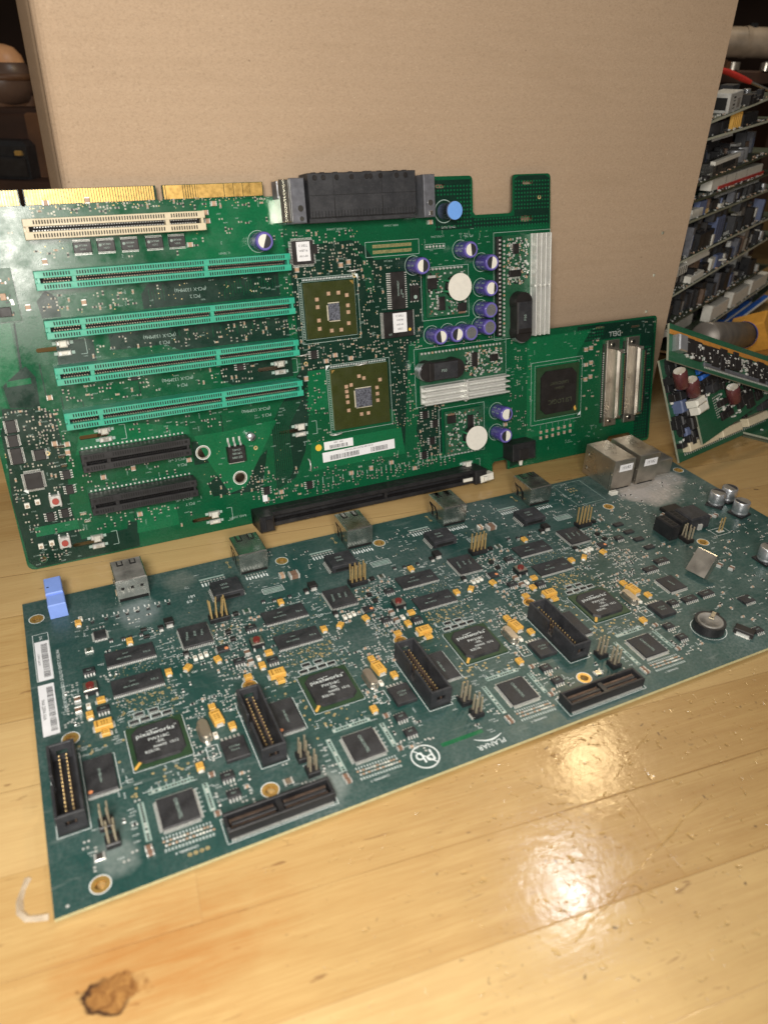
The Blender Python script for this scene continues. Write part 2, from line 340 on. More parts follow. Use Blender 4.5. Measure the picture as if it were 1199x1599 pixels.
class MB:
    def __init__(s): s.v = []; s.f = []; s.m = []; s.sm = []; s.mats = []
    def mi(s, mat):
        if mat not in s.mats: s.mats.append(mat)
        return s.mats.index(mat)
    def add(s, vs, fs, mat, smooth=False, rot=0, at=(0, 0, 0)):
        o = len(s.v); k = s.mi(mat)
        if rot:
            c, n = math.cos(rot), math.sin(rot); vs = [(x * c - y * n, x * n + y * c, z) for x, y, z in vs]
        s.v += [(x + at[0], y + at[1], z + at[2]) for x, y, z in vs]
        for f in fs: s.f.append(tuple(i + o for i in f)); s.m.append(k); s.sm.append(smooth)
        return s
    def box(s, x, y, z0, sx, sy, sz, mat, c=0., rot=0, top=None):
        """box centred on x, y standing on z0; c = chamfer of the top edges"""
        a, b = sx / 2, sy / 2; z1 = sz
        V = [(-a, -b, 0), (a, -b, 0), (a, b, 0), (-a, b, 0)]
        if c <= 0:
            V += [(-a, -b, z1), (a, -b, z1), (a, b, z1), (-a, b, z1)]
            F = [(0, 1, 5, 4), (1, 2, 6, 5), (2, 3, 7, 6), (3, 0, 4, 7), (3, 2, 1, 0)]; T = [(4, 5, 6, 7)]
        else:
            V += [(-a, -b, z1 - c), (a, -b, z1 - c), (a, b, z1 - c), (-a, b, z1 - c)]
            V += [(-a + c, -b + c, z1), (a - c, -b + c, z1), (a - c, b - c, z1), (-a + c, b - c, z1)]
            F = [(0, 1, 5, 4), (1, 2, 6, 5), (2, 3, 7, 6), (3, 0, 4, 7), (3, 2, 1, 0), (4, 5, 9, 8), (5, 6, 10, 9), (6, 7, 11, 10), (7, 4, 8, 11)]; T = [(8, 9, 10, 11)]
        if top: s.add(V, F, mat, False, rot, (x, y, z0)); s.add(V, T, top, False, rot, (x, y, z0))
        else: s.add(V, F + T, mat, False, rot, (x, y, z0))
        return s
    def rect(s, x, y, z, sx, sy, mat, rot=0):
        a, b = sx / 2, sy / 2
        return s.add([(-a, -b, 0), (a, -b, 0), (a, b, 0), (-a, b, 0)], [(0, 1, 2, 3)], mat, False, rot, (x, y, z))
    def cyl(s, x, y, z0, r, h, mat, n=20, r2=None, top=None, cap=True):
        r2 = r if r2 is None else r2
        A = [(math.cos(2 * math.pi * i / n), math.sin(2 * math.pi * i / n)) for i in range(n)]
        s.add([(r * c, r * q, 0) for c, q in A] + [(r2 * c, r2 * q, h) for c, q in A], [(i, (i + 1) % n, n + (i + 1) % n, n + i) for i in range(n)], mat, True, 0, (x, y, z0))
        if cap: s.add([(r2 * c, r2 * q, h) for c, q in A], [tuple(range(n))], top or mat, False, 0, (x, y, z0))
        return s
    def disc(s, x, y, z, r, mat, n=16, a0=0, a1=2 * math.pi):
        full = abs(a1 - a0 - 2 * math.pi) < 1e-6
        k = n if full else n + 1
        return s.add([(r * math.cos(a0 + (a1 - a0) * i / n), r * math.sin(a0 + (a1 - a0) * i / n), 0) for i in range(k)], [tuple(range(k))], mat, False, 0, (x, y, z))
    def ring(s, x, y, z, r0, r1, mat, n=20):
        A = [(math.cos(2 * math.pi * i / n), math.sin(2 * math.pi * i / n)) for i in range(n)]
        return s.add([(r0 * c, r0 * q, 0) for c, q in A] + [(r1 * c, r1 * q, 0) for c, q in A], [(i, n + i, n + (i + 1) % n, (i + 1) % n) for i in range(n)], mat, False, 0, (x, y, z))
    def poly(s, pts, z, mat): return s.add([(x, y, z) for x, y in pts], [tuple(range(len(pts)))], mat)
    def prism(s, pts, z0, h, mat, top=None):
        n = len(pts)
        s.add([(x, y, z0) for x, y in pts] + [(x, y, z0 + h) for x, y in pts], [(i, (i + 1) % n, n + (i + 1) % n, n + i) for i in range(n)] + [tuple(reversed(range(n)))], mat)
        return s.add([(x, y, z0 + h) for x, y in pts], [tuple(range(n))], top or mat)
    def lead(s, x, y, ang, L, h, wd, mat):
        """one gull-wing lead leaving the body at x, y along ang"""
        P = [(-.05, .55 * h), (.28 * L, .55 * h), (.55 * L, .14), (L, .14), (L, .02), (.45 * L, .02), (.2 * L, .42 * h), (-.05, .42 * h)]
        n = len(P); V = [(p, -wd / 2, z) for p, z in P] + [(p, wd / 2, z) for p, z in P]
        F = [(i, n + i, n + (i + 1) % n, (i + 1) % n) for i in range(n)] + [tuple(range(n))[::-1], tuple(range(n, 2 * n))]
        return s.add(V, F, mat, False, ang, (x, y, 0))
    def tube(s, pts, r, mat, n=10, caps=True):
        P = [Vector(p) for p in pts]; rings = []
        up = Vector((0, 0, 1))
        V = []
        for i, p in enumerate(P):
            t = (P[min(i + 1, len(P) - 1)] - P[max(i - 1, 0)]).normalized()
            a = t.cross(up); a = a.normalized() if a.length > 1e-4 else Vector((1, 0, 0)); b = t.cross(a)
            rr = r[i] if isinstance(r, (list, tuple)) else r
            V += [tuple(p + rr * (math.cos(2 * math.pi * k / n) * a + math.sin(2 * math.pi * k / n) * b)) for k in range(n)]
        F = []
        for i in range(len(P) - 1):
            for k in range(n): F.append((i * n + k, i * n + (k + 1) % n, (i + 1) * n + (k + 1) % n, (i + 1) * n + k))
        s.add(V, F, mat, True)
        if caps: s.add(V, [tuple(range(n)), tuple(range((len(P) - 1) * n, len(P) * n))], mat)
        return s
    def revolve(s, prof, x, y, z, mat, n=32):
        """prof = (radius, height) pairs turned about the vertical through x, y"""
        A = [(math.cos(2 * math.pi * i / n), math.sin(2 * math.pi * i / n)) for i in range(n)]
        V = [(r * c, r * q, h) for r, h in prof for c, q in A]
        F = [(j * n + i, j * n + (i + 1) % n, (j + 1) * n + (i + 1) % n, (j + 1) * n + i) for j in range(len(prof) - 1) for i in range(n)]
        return s.add(V, F, mat, True, 0, (x, y, z))
    def text(s, t, x, y, z, size, mat, rot=0, align='CENTER', sx=1.):
        V, F = text_geo(t, align)
        return s.add([(a * size * sx, b * size, 0) for a, b in V], F, mat, False, rot, (x, y, z))
    def mesh(s, name):
        me = bpy.data.meshes.new(name)
        me.from_pydata([(x * MM, y * MM, z * MM) for x, y, z in s.v], [], s.f)
        for t in s.mats: me.materials.append(MATS[t])
        me.polygons.foreach_set('material_index', s.m); me.polygons.foreach_set('use_smooth', s.sm)
        me.update(); return me
    def build(s, name, parent=None, loc=(0, 0, 0), rz=0.):
        return put(name, s.mesh(name), parent, loc, rz)
def put(name, me, parent=None, loc=(0, 0, 0), rz=0.):
    o = bpy.data.objects.new(name, me); COL.objects.link(o)
    if parent: o.parent = parent
    o.location = [c * MM for c in loc]; o.rotation_euler = (0, 0, rz)
    return o
def tag(o, label=None, cat=None, group=None, kind=None):
    for k, v in (('label', label), ('category', cat), ('group', group), ('kind', kind)):
        if v: o[k] = v
    return o
def thing(name, label, cat, mat=None, group=None):
    o = bpy.data.objects.new(name, None); COL.objects.link(o); o.empty_display_size = .02
    if mat: o.matrix_world = mat
    return tag(o, label, cat, group)
def frame(o, x, y, z):
    """matrix of a board: origin in mm, unit axes"""
    return Matrix(((x[0], y[0], z[0], o[0] * MM), (x[1], y[1], z[1], o[1] * MM), (x[2], y[2], z[2], o[2] * MM), (0, 0, 0, 1)))
def dup(o, parent, loc=None, rz=None):
    """a copy of a part with copies of its sub-parts"""
    c = o.copy(); COL.objects.link(c); c.parent = parent
    if loc: c.location = [q * MM for q in loc]
    if rz is not None: c.rotation_euler = (0, 0, rz)
    for ch in [q for q in o.children]: dup(ch, c)
    return c
class Kit:
    """first use of a key builds the part, later uses copy it"""
    def __init__(s): s.p = {}
    def __call__(s, key, make, parent, loc, rz=0.):
        if key in s.p: return dup(s.p[key], parent, loc, rz)
        o = make(parent); o.location = [q * MM for q in loc]; o.rotation_euler = (0, 0, rz); s.p[key] = o
        return o
KIT = Kit()

def sheet(name, outline, holes, t, face, edge, parent, z=0.):
    """laminate cut to an outline with real holes, upper face at z, thickness t"""
    cu = bpy.data.curves.new(name, 'CURVE'); cu.dimensions = '2D'; cu.fill_mode = 'BOTH'; cu.extrude = t / 2 * MM
    def spline(pts):
        sp_ = cu.splines.new('POLY'); sp_.points.add(len(pts) - 1); sp_.use_cyclic_u = True
        for p, (x, y) in zip(sp_.points, pts): p.co = (x * MM, y * MM, 0, 1)
    spline(outline)
    for h in holes: spline(h)
    o = bpy.data.objects.new(name, cu); COL.objects.link(o)
    me = bpy.data.meshes.new_from_object(o.evaluated_get(bpy.context.evaluated_depsgraph_get()))
    bpy.data.objects.remove(o); bpy.data.curves.remove(cu)
    for v in me.vertices: v.co.z += (z - t / 2) * MM
    me.materials.clear(); me.materials.append(MATS[face]); me.materials.append(MATS[edge])
    me.update()
    for p in me.polygons:
        p.material_index = 0 if abs(p.normal.z) > .5 else 1; p.use_smooth = False
    me.name = name
    return put(name, me, parent)
def circ(x, y, r, n=20): return [(x + r * math.cos(2 * math.pi * i / n), y + r * math.sin(2 * math.pi * i / n)) for i in range(n)]
def pill(x, y, L, wd, rot=0, n=8):
    a = L / 2 - wd / 2; P = [(a + wd / 2 * math.cos(-math.pi / 2 + math.pi * i / n), wd / 2 * math.sin(-math.pi / 2 + math.pi * i / n)) for i in range(n + 1)]
    P += [(-p, -q) for p, q in P]; c, s_ = math.cos(rot), math.sin(rot)
    return [(x + p * c - q * s_, y + p * s_ + q * c) for p, q in P]

# ---------------------------------------------------------------- component library
def chip(name, sx, sy, h, leads, parent, pitch=.8, L=1.2, body='chip_epoxy', lm='tin', lines=(), dot=None, tcol='silk_dull', bevel=.25, trot=0, z0=.15, lw=.5):
    """IC package > leads, marking; leads = sides out of 'nsew'"""
    b = MB().box(0, 0, z0, sx, sy, h - z0, body, bevel)
    if dot: b.disc(dot[0], dot[1], h + .02, dot[2], dot[3] if len(dot) > 3 else 'dark_hole', 12)
    o = b.build(name, parent)
    if leads:
        l = MB()
        for sd in leads:
            n = int(((sx if sd in 'ns' else sy) - pitch * .6) / pitch)
            for i in range(n + 1):
                q = (i - n / 2) * pitch
                x, y, a = {'n': (q, sy / 2, math.pi / 2), 's': (q, -sy / 2, -math.pi / 2), 'e': (sx / 2, q, 0), 'w': (-sx / 2, q, math.pi)}[sd]
                l.lead(x, y, a, L, h, pitch * lw, lm)
        l.build('leads', o)
    if lines:
        t = MB()
        for (s, x, y, sz) in lines: t.text(s, x, y, h + .02, sz, tcol, trot)
        t.build('marking', o)
    return o
def tant(parent, sx, sy, h):
    o = MB().box(0, 0, .25, sx, sy, h - .25, 'tantalum', .25).rect(-sx * .33, 0, h + .015, sx * .09, sy * .76, 'print_brown')
    for i in range(3): o.rect(sx * (-.08 + .15 * i), sy * .14, h + .015, sx * .09, sy * .2, 'print_brown').rect(sx * (-.08 + .15 * i), -sy * .16, h + .015, sx * .06, sy * .2, 'print_brown')
    o = o.build('tantalum_capacitor', parent)
    e = MB()
    for q in (-1, 1): e.box(q * (sx / 2 + .12), 0, .02, .3, sy * .62, h * .5, 'tin').rect(q * (sx / 2 + .45), 0, .09, .9, sy * .8, 'pad_tin')
    e.build('terminals', o); return o
def mlcc(parent, sx, sy, h, name='ceramic_capacitor', body='brown_ceramic'):
    o = MB().box(0, 0, .05, sx * .62, sy, h, body, .12).build(name, parent)
    e = MB()
    for q in (-1, 1): e.box(q * sx * .405, 0, .05, sx * .19, sy * 1.03, h * 1.03, 'tin', .1)
    e.build('terminals', o); return o
def led(parent):
    o = MB().box(0, 0, .05, 1.9, 2.9, .9, 'led_white', .2).disc(0, .1, .97, .6, 'cream_plastic', 10).build('indicator_light', parent)
    MB().rect(0, 1.7, .08, 1.7, .9, 'pad_tin').rect(0, -1.7, .08, 1.7, .9, 'pad_tin').build('terminals', o); return o
def button(parent, cap='red_button', body='steel_warm', base='black_plastic'):
    o = MB().box(0, 0, .1, 6, 6, 2.6, base, .15).box(0, 0, 2.7, 5.7, 5.7, .55, body, .15).build('push_button', parent)
    MB().cyl(0, 0, 3.2, 1.75, 1.0, cap, 18).build('plunger', o)
    e = MB()
    for a in (-2.2, 2.2):
        e.lead(a, -3, -math.pi / 2, 1.4, 2, .8, 'tin'); e.lead(a, 3, math.pi / 2, 1.4, 2, .8, 'tin')
    e.build('leads', o); return o
def pins(parent, nx, ny, pitch, hb, hp, mat='pin_gold', name='pin_header', wob=0., body='black_plastic'):
    o = MB().box(0, 0, .1, nx * pitch, ny * pitch, hb, body, .3).build(name, parent)
    e = MB()
    for i in range(nx):
        for j in range(ny):
            x, y = (i - (nx - 1) / 2) * pitch, (j - (ny - 1) / 2) * pitch
            dx, dy = random.uniform(-wob, wob), random.uniform(-wob, wob)
            a = .32
            V = [(x - a, y - a, hb), (x + a, y - a, hb), (x + a, y + a, hb), (x - a, y + a, hb)]
            V += [(x - a + dx, y - a + dy, hb + hp), (x + a + dx, y - a + dy, hb + hp), (x + a + dx, y + a + dy, hb + hp), (x - a + dx, y + a + dy, hb + hp)]
            e.add(V, [(0, 1, 5, 4), (1, 2, 6, 5), (2, 3, 7, 6), (3, 0, 4, 7), (4, 5, 6, 7)], mat)
    e.build('pins', o); return o
def crystal(parent, L=11, wd=4.4, h=3.6):
    o = MB(); P = pill(0, 0, L, wd, math.pi / 2); o.prism(P, .3, h - .9, 'steel_warm'); o.prism(pill(0, 0, L - .8, wd - .8, math.pi / 2), h - .6, .6, 'steel_warm')
    o.prism(pill(0, 0, L + 1, wd + 1, math.pi / 2), .1, .35, 'steel')
    o = o.build('crystal_oscillator', parent)
    MB().ring(0, 0, .09, 0, 0, 'tin', 3).rect(0, L / 2 + 1, .1, 1.6, 1.4, 'pad_tin').rect(0, -L / 2 - 1, .1, 1.6, 1.4, 'pad_tin').build('terminals', o); return o
def diode(parent, sx, sy, h, front='white_plastic'):
    """block package with one pale terminal towards -y"""
    o = MB().box(0, 0, .2, sx, sy, h - .2, 'chip_clean', .3).build('diode', parent)
    MB().box(0, -sy / 2 - .3, .05, sx * .65, .7, h * .5, 'tin').rect(0, -sy / 2 - .7, .09, sx * .8, 1.2, 'pad_tin').box(0, sy / 2 + .25, .05, sx * .65, .5, h * .5, 'tin').build('terminals', o)
    return o
def coil(parent, s=2.6, h=1.6):
    o = MB().box(0, 0, .1, s, s * .85, h, 'chip_clean', .35).build('chip_inductor', parent)
    MB().rect(-s * .6, 0, .09, s * .4, s * .8, 'pad_tin').rect(s * .6, 0, .09, s * .4, s * .8, 'pad_tin').build('terminals', o); return o

def letters(parent, rows, z=.09, mat='silk', name='printed_text'):
    for (s_, x, y, size, rot) in rows:
        MB().text(s_, 0, 0, 0, size, mat).build(name, parent, (x, y, z), rot)
def rings(parent, L):
    for x, y, r, r1, m, barrel in L:
        def mk(p, r=r, r1=r1, m=m, barrel=barrel):
            g = MB().ring(0, 0, .07, r, r1, m, 24)
            if barrel: g.ring(0, 0, .09, r1, r1 + .35, 'silk', 24); g.cyl(0, 0, -1.55, r - .02, 1.62, m, 20, cap=False)
            return g.build('mounting_ring', p)
        KIT('ring%g%g%s%s' % (r, r1, m, parent.name), mk, parent, (x, y, 0))
def flat_cut(mb, pts, z, mat, holes):
    """a flat patch with the board's holes left open"""
    def inside(px, py):
        c = False
        for (x0, y0), (x1, y1) in zip(pts, pts[1:] + pts[:1]):
            if (y0 > py) != (y1 > py) and px < (x1 - x0) * (py - y0) / (y1 - y0) + x0: c = not c
        return c
    hs = [h for h in holes if all(inside(*q) for q in h)]
    if not hs: return mb.poly(pts, z, mat)
    cu = bpy.data.curves.new('patch', 'CURVE'); cu.dimensions = '2D'; cu.fill_mode = 'BOTH'
    for P in [pts] + hs:
        sp_ = cu.splines.new('POLY'); sp_.points.add(len(P) - 1); sp_.use_cyclic_u = True
        for q, (x, y) in zip(sp_.points, P): q.co = (x, y, 0, 1)
    o = bpy.data.objects.new('patch', cu); COL.objects.link(o)
    me = bpy.data.meshes.new_from_object(o.evaluated_get(bpy.context.evaluated_depsgraph_get()))
    mb.add([(v.co.x, v.co.y, z) for v in me.vertices], [tuple(f.vertices) if f.normal.z > 0 else tuple(f.vertices)[::-1] for f in me.polygons], mat)
    bpy.data.objects.remove(o); bpy.data.curves.remove(cu); bpy.data.meshes.remove(me); return mb

class Scatter:
    """small parts sown over a board: the ones that show largest become objects, the rest one mass"""
    def __init__(s, parent, M4): s.parent = parent; s.M4 = M4; s.block = []; s.items = {}; s.flat = MB(); s.silk = MB(); s.vias = MB(); s.ink = 'silk_dull'; s.pad = 'pad_tin'; s.end = 'tin'
    def keep(s, x0, y0, x1, y1): s.block.append((x0, y0, x1, y1))
    def free(s, x, y, m=.5): return not any(a - m < x < c + m and b_ - m < y < d + m for a, b_, c, d in s.block)
    def put(s, kind, x, y, rot): s.items.setdefault(kind, []).append((x, y, rot))
    def region(s, x0, y0, x1, y1, n, kinds='rcps', flip=False, own=True):
        """n tries in a rectangle; kinds: r resistor, c capacitor, p bare pads, s writing, v vias"""
        for _ in range(n):
            x, y = random.uniform(x0, x1), random.uniform(y0, y1)
            x = round(x / .65) * .65; y = round(y / .65) * .65
            k = random.choice(kinds)
            if not s.free(x, y, 0 if k in 'vs' else .9): continue
            rot = random.choice((0, math.pi / 2))
            if k in 'rc':
                s.put({'r': 'chip_resistor', 'c': 'chip_capacitor'}[k], x, y, rot)
                hx, hy = (1.25, .75) if rot == 0 else (.75, 1.25)
                if own: s.keep(x - hx, y - hy, x + hx, y + hy)
            elif k == 'p':
                for q in (-.75, .75):
                    s.flat.rect(x + (q if rot == 0 else 0), y + (q if rot else 0), .10, .8 if rot == 0 else .9, .9 if rot == 0 else .8, s.pad)
                if own: s.keep(x - .9, y - .9, x + .9, y + .9)
            elif k == 's': s.word(x, y, rot if random.random() < .35 else 0)
            elif k == 'v': s.vias.disc(x, y, .09, random.uniform(.18, .34), random.choice(('via', s.pad)), 7)
            elif k == 'g': s.vias.ring(x, y, .095, .22, .6, 'via', 9)
    def word(s, x, y, rot=0, n=None, h=.8, mat=None):
        n = n or random.choice((3, 4, 4, 5)); p = .62; mat = mat or s.ink
        for i in range(n):
            q = (i - n / 2) * p; a, b_ = (q, 0) if rot == 0 else (0, q)
            hh = h * random.uniform(.7, 1); d = random.choice((0, 1, 2))
            if rot == 0:
                s.silk.rect(x + q, y, .07, .16, hh, mat)
                if d: s.silk.rect(x + q + .16, y + (.3 if d == 1 else -.3) * hh, .071, .3, .16, mat)
            else:
                s.silk.rect(x, y + q, .07, hh, .16, mat)
                if d: s.silk.rect(x + (.3 if d == 1 else -.3) * hh, y + q + .16, .071, .16, .3, mat)
    def frame(s, x0, y0, x1, y1, wd=.22, mat='silk'):
        s.silk.rect((x0 + x1) / 2, y0, .08, x1 - x0, wd, mat).rect((x0 + x1) / 2, y1, .08, x1 - x0, wd, mat)
        s.silk.rect(x0, (y0 + y1) / 2, .081, wd, y1 - y0, mat).rect(x1, (y0 + y1) / 2, .081, wd, y1 - y0, mat)
    def finish(s, limit=100):
        G = {'chip_resistor': ('resistor_black', 1.7, .85, .5), 'chip_capacitor': ('tan_ceramic', 1.7, .95, .8)}
        cp = cam.matrix_world.translation
        for kind, L in s.items.items():
            body, a, b_, h = G[kind]
            L.sort(key=lambda t: (s.M4 @ Vector((t[0] * MM, t[1] * MM, 0)) - cp).length)
            g = MB().box(0, 0, .08, a * .6, b_, h, body, .08)
            for q in (-1, 1): g.box(q * a * .4, 0, .08, a * .2, b_, h, s.end, .06).rect(q * a * .52, 0, .095, a * .34, b_ * 1.15, s.pad)
            me = g.mesh(kind)
            for (x, y, r) in L[:limit]: put(kind, me, s.parent, (x, y, 0), r)
            if L[limit:]:
                mm = MB()
                for (x, y, r) in L[limit:]:
                    for k, mt in enumerate(g.mats):
                        mm.add(g.v, [f for f, q in zip(g.f, g.m) if q == k], mt, False, r, (x, y, 0))
                tag(mm.build(kind, s.parent), kind='stuff')
        if s.flat.v: tag(s.flat.build('solder_pads', s.parent), kind='stuff')
        if s.vias.v: tag(s.vias.build('plated_holes', s.parent), kind='stuff')
        if s.silk.v: tag(s.silk.build('printed_marks', s.parent), kind='stuff')

# ---------------------------------------------------------------- setting: bench top, wall, carton
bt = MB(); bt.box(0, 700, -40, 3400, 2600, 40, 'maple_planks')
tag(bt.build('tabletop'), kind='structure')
wb = MB(); wb.add([(-2600, 2300, -900), (2600, 2300, -900), (2600, 2300, 2200), (-2600, 2300, 2200)], [(0, 1, 2, 3)], 'wall_paint')
wb.box(900, 2270, 420, 1300, 40, 900, 'wall_pale')
tag(wb.build('wall'), kind='structure')

YA, TA = 0.460006, 0.195916
UA = Vector((math.cos(YA), math.sin(YA), 0)); BK = Vector((-math.sin(YA), math.cos(YA), 0))
VA = math.cos(TA) * Vector((0, 0, 1)) + math.sin(TA) * BK
NA = UA.cross(VA)
OA = Vector((-194.7, 333.9, .35))

# carton: a tall box, its front face turned square to the boards, the left side running back into the dark
def carton_box():
    root = thing('cardboard_box', 'large plain brown cardboard box standing upright behind the green boards', 'cardboard box')
    O = Vector((-194.7, 333.9, 0)) + 44 * BK
    def P(s, n, z): q = O + s * UA - n * BK; return (q.x, q.y, z)
    def wall_(prof, z0, z1, smooth=False):
        b = MB(); k = 10
        V = [P(s, n, z0 + (z1 - z0) * i / k) for i in range(k + 1) for s, n in prof]; m = len(prof)
        F = [(i * m + j, i * m + j + 1, (i + 1) * m + j + 1, (i + 1) * m + j) for i in range(k) for j in range(m - 1)]
        b.add(V, F, 'cardboard', smooth); return b
    b = wall_([(56.2, -7.5), (56.8, -5.2), (58.2, -3.0), (60.0, -1.6), (62.4, -.6), (65.6, 0), (68, 0), (482.6, 0), (482.6, -4), (60, -6)], .5, 345)
    b.build('front_panel', root)
    b = wall_([(56.0, -7.6), (55.3, -14), (54.8, -74), (58.8, -74), (60, -8)], .5, 343); sd = b.build('side_panel', root)
    b = MB(); V = [P(54.7, -74.05, .5), P(58.9, -74.05, .5), P(58.9, -74.05, 343), P(54.7, -74.05, 343), P(54.7, -72.6, .5), P(54.7, -72.6, 343)]
    b.add(V, [(0, 1, 2, 3), (0, 3, 5, 4)], 'carton_edge'); b.build('cut_edge', sd)
carton_box()

# ---------------------------------------------------------------- the lying controller board
YB = 0.459730
UB = Vector((math.cos(YB), math.sin(YB), 0)); VB = Vector((-math.sin(YB), math.cos(YB), 0))
FB = frame((-103.535, 139.436, 2.8), UB, VB, Vector((0, 0, 1)))
cb = thing('controller_board', 'long teal circuit board lying flat on the bench with four repeated rows of chips', 'circuit board', FB)
LB, WB = 434.6, 180.9
HB = [(5.8, 165.5, 2.0), (134.2, 165.9, 2.0), (192.7, 160.9, 2.0), (15.3, 6.4, 2.0), (79.9, 19.8, 2.0), (232, 20.1, 2.0), (347.7, 141.3, 2.0), (372.9, 85, 2.0), (428.5, 162.6, 2.0)] + [(13 + 76.18 * k, 77.9, 2.0) for k in range(4)]
sheet('laminate', [(0, 0), (LB, 0), (LB, WB), (0, WB)], [circ(*h) for h in HB], 1.6, 'mask_teal', 'fr4', cb)
rings(cb, [(x, y, r, r + 1.35, 'gold', True) for x, y, r in HB])
# solder stubs the board stands on
g = MB()
for _ in range(160): g.cyl(random.uniform(4, 430), random.uniform(4, 176), -2.79, .3, 1.2, 'solder', 6)
for x, y in ((3, 3), (431, 3), (3, 178), (431, 178), (217, 4)): g.cyl(x, y, -2.79, .5, 1.2, 'solder', 6)
tag(g.build('solder_joints', cb), kind='stuff')

S = Scatter(cb, FB); S.ink = 'silk'
for x, y, r in HB: S.keep(x - 4, y - 4, x + 4, y + 4)
D = 76.18
def BP(key, fn, x, y, hw, hh, rz=0.):
    S.keep(x - hw, y - hh, x + hw, y + hh)
    return KIT(key, fn, cb, (x, y, 0), rz)

def big_bga(parent):
    o = MB().box(0, 0, .3, 23, 23, .8, 'bga_green').build('processor_chip', parent)
    c = 2.8; a = 9.9
    oct_ = [(-a + c, -a), (a - c, -a), (a, -a + c), (a, a - c), (a - c, a), (-a + c, a), (-a, a - c), (-a, -a + c)]
    oi = [(x * .955, y * .955) for x, y in oct_]
    b = MB(); n = 8
    b.add([(x, y, 1.1) for x, y in oct_] + [(x, y, 2.3) for x, y in oi], [(i, (i + 1) % n, n + (i + 1) % n, n + i) for i in range(n)] + [tuple(range(n, 2 * n))], 'chip_epoxy')
    b.build('moulded_cap', o)
    t = MB(); z = 2.33
    t.text('pixelworks', -.4, 4.4, z, 3.3, 'silk', 0, 'CENTER', 1.08).text('TM', 7.9, 5.4, z, .9, 'silk')
    for i in range(4): t.rect(-3.6 + i * 1.3, 5.75 + .12 * i, z, 1.0, .28, 'silk')
    t.text('PW318C', .4, .9, z, 2.3, 'silk').text('-30L', .6, -1.2, z, 2.1, 'silk').text('N4432  1512', 2.6, -3.6, z, 1.9, 'silk').text('R2510L', -3.2, -5.4, z, 1.9, 'silk')
    t.build('marking', o)
    MB().rect(-9.9, -9.7, 1.13, 4.2, 1.25, 'tantalum', R(48)).build('corner_mark', o)
    return o
def box_header(parent):
    """shrouded header, long along y, keyed on the -x side, pins in two rows"""
    W, L, H, t = 10.2, 36.4, 10.0, 1.1
    b = MB(); m = 'black_dusty'
    b.box(0, 0, 0, W, L, 1.6, 'black_plastic')
    b.box(W / 2 - t / 2, 0, 1.6, t, L, H - 1.6, m, .2)
    for s_ in (-1, 1):
        b.box(-W / 2 + t / 2, s_ * (L / 4 + 1.1), 1.6, t, L / 2 - 2.2, H - 1.6, m, .2)
    b.box(-W / 2 + t / 2, 0, 1.6, t, 4.4, 1.2, m)
    for s_ in (-1, 1):
        e = 3.4
        b.box(0, s_ * (L / 2 - t / 2), 1.6, W - 2 * t, t, 2.0, m); b.box(0, s_ * (L / 2 - t / 2), 6.6, W - 2 * t, t, H - 6.6, m, .2)
        for q in (-1, 1): b.box(q * (W / 2 - t - .95), s_ * (L / 2 - t / 2), 3.6, 1.9, t, 3.0, m)
    o = b.build('box_header', parent)
    p = MB(); n = 17
    for i in range(n):
        for x in (-1.35, 1.35):
            y = (i - (n - 1) / 2) * 1.95
            p.box(x, y, 1.6, .46, .46, 3.2, 'contact_brown'); p.box(x, y, 4.8, .5, .5, .55, 'pin_gold', .15)
    p.build('pins', o)
    q = MB()
    for xx, yy, sx, sy in ((0, -L / 2 - .7, W + 1.4, .25), (0, L / 2 + .7, W + 1.4, .25), (-W / 2 - .7, 0, .25, L + 1.4), (W / 2 + .7, 0, .25, L + 1.4)): q.rect(xx, yy, .08, sx, sy, 'silk')
    q.build('outline', o)
    return o
def transformer(parent):
    o = MB().box(0, 0, .5, 15.2, 12.8, 4.2, 'black_dusty', .35).box(0, -6.2, 1.2, 11, .6, 1.6, 'dark_hole').build('line_transformer', parent)
    t = MB()
    for q in range(-3, 4): t.rect(-1 + q * .1, q * 1.15, 4.73, 8 - abs(q), .5, 'chip_epoxy')
    t.text('S558', -1, 1.5, 4.75, 2.0, 'silk_dull', R(0)).text('5999', -1, -1.5, 4.75, 2.0, 'silk_dull')
    t.build('marking', o)
    l = MB()
    for i in range(8):
        l.lead(-7.6, (i - 3.5) * 1.4, math.pi, 1.3, 2.2, .6, 'tin'); l.lead(7.6, (i - 3.5) * 1.4, 0, 1.3, 2.2, .6, 'tin')
    l.build('leads', o); return o

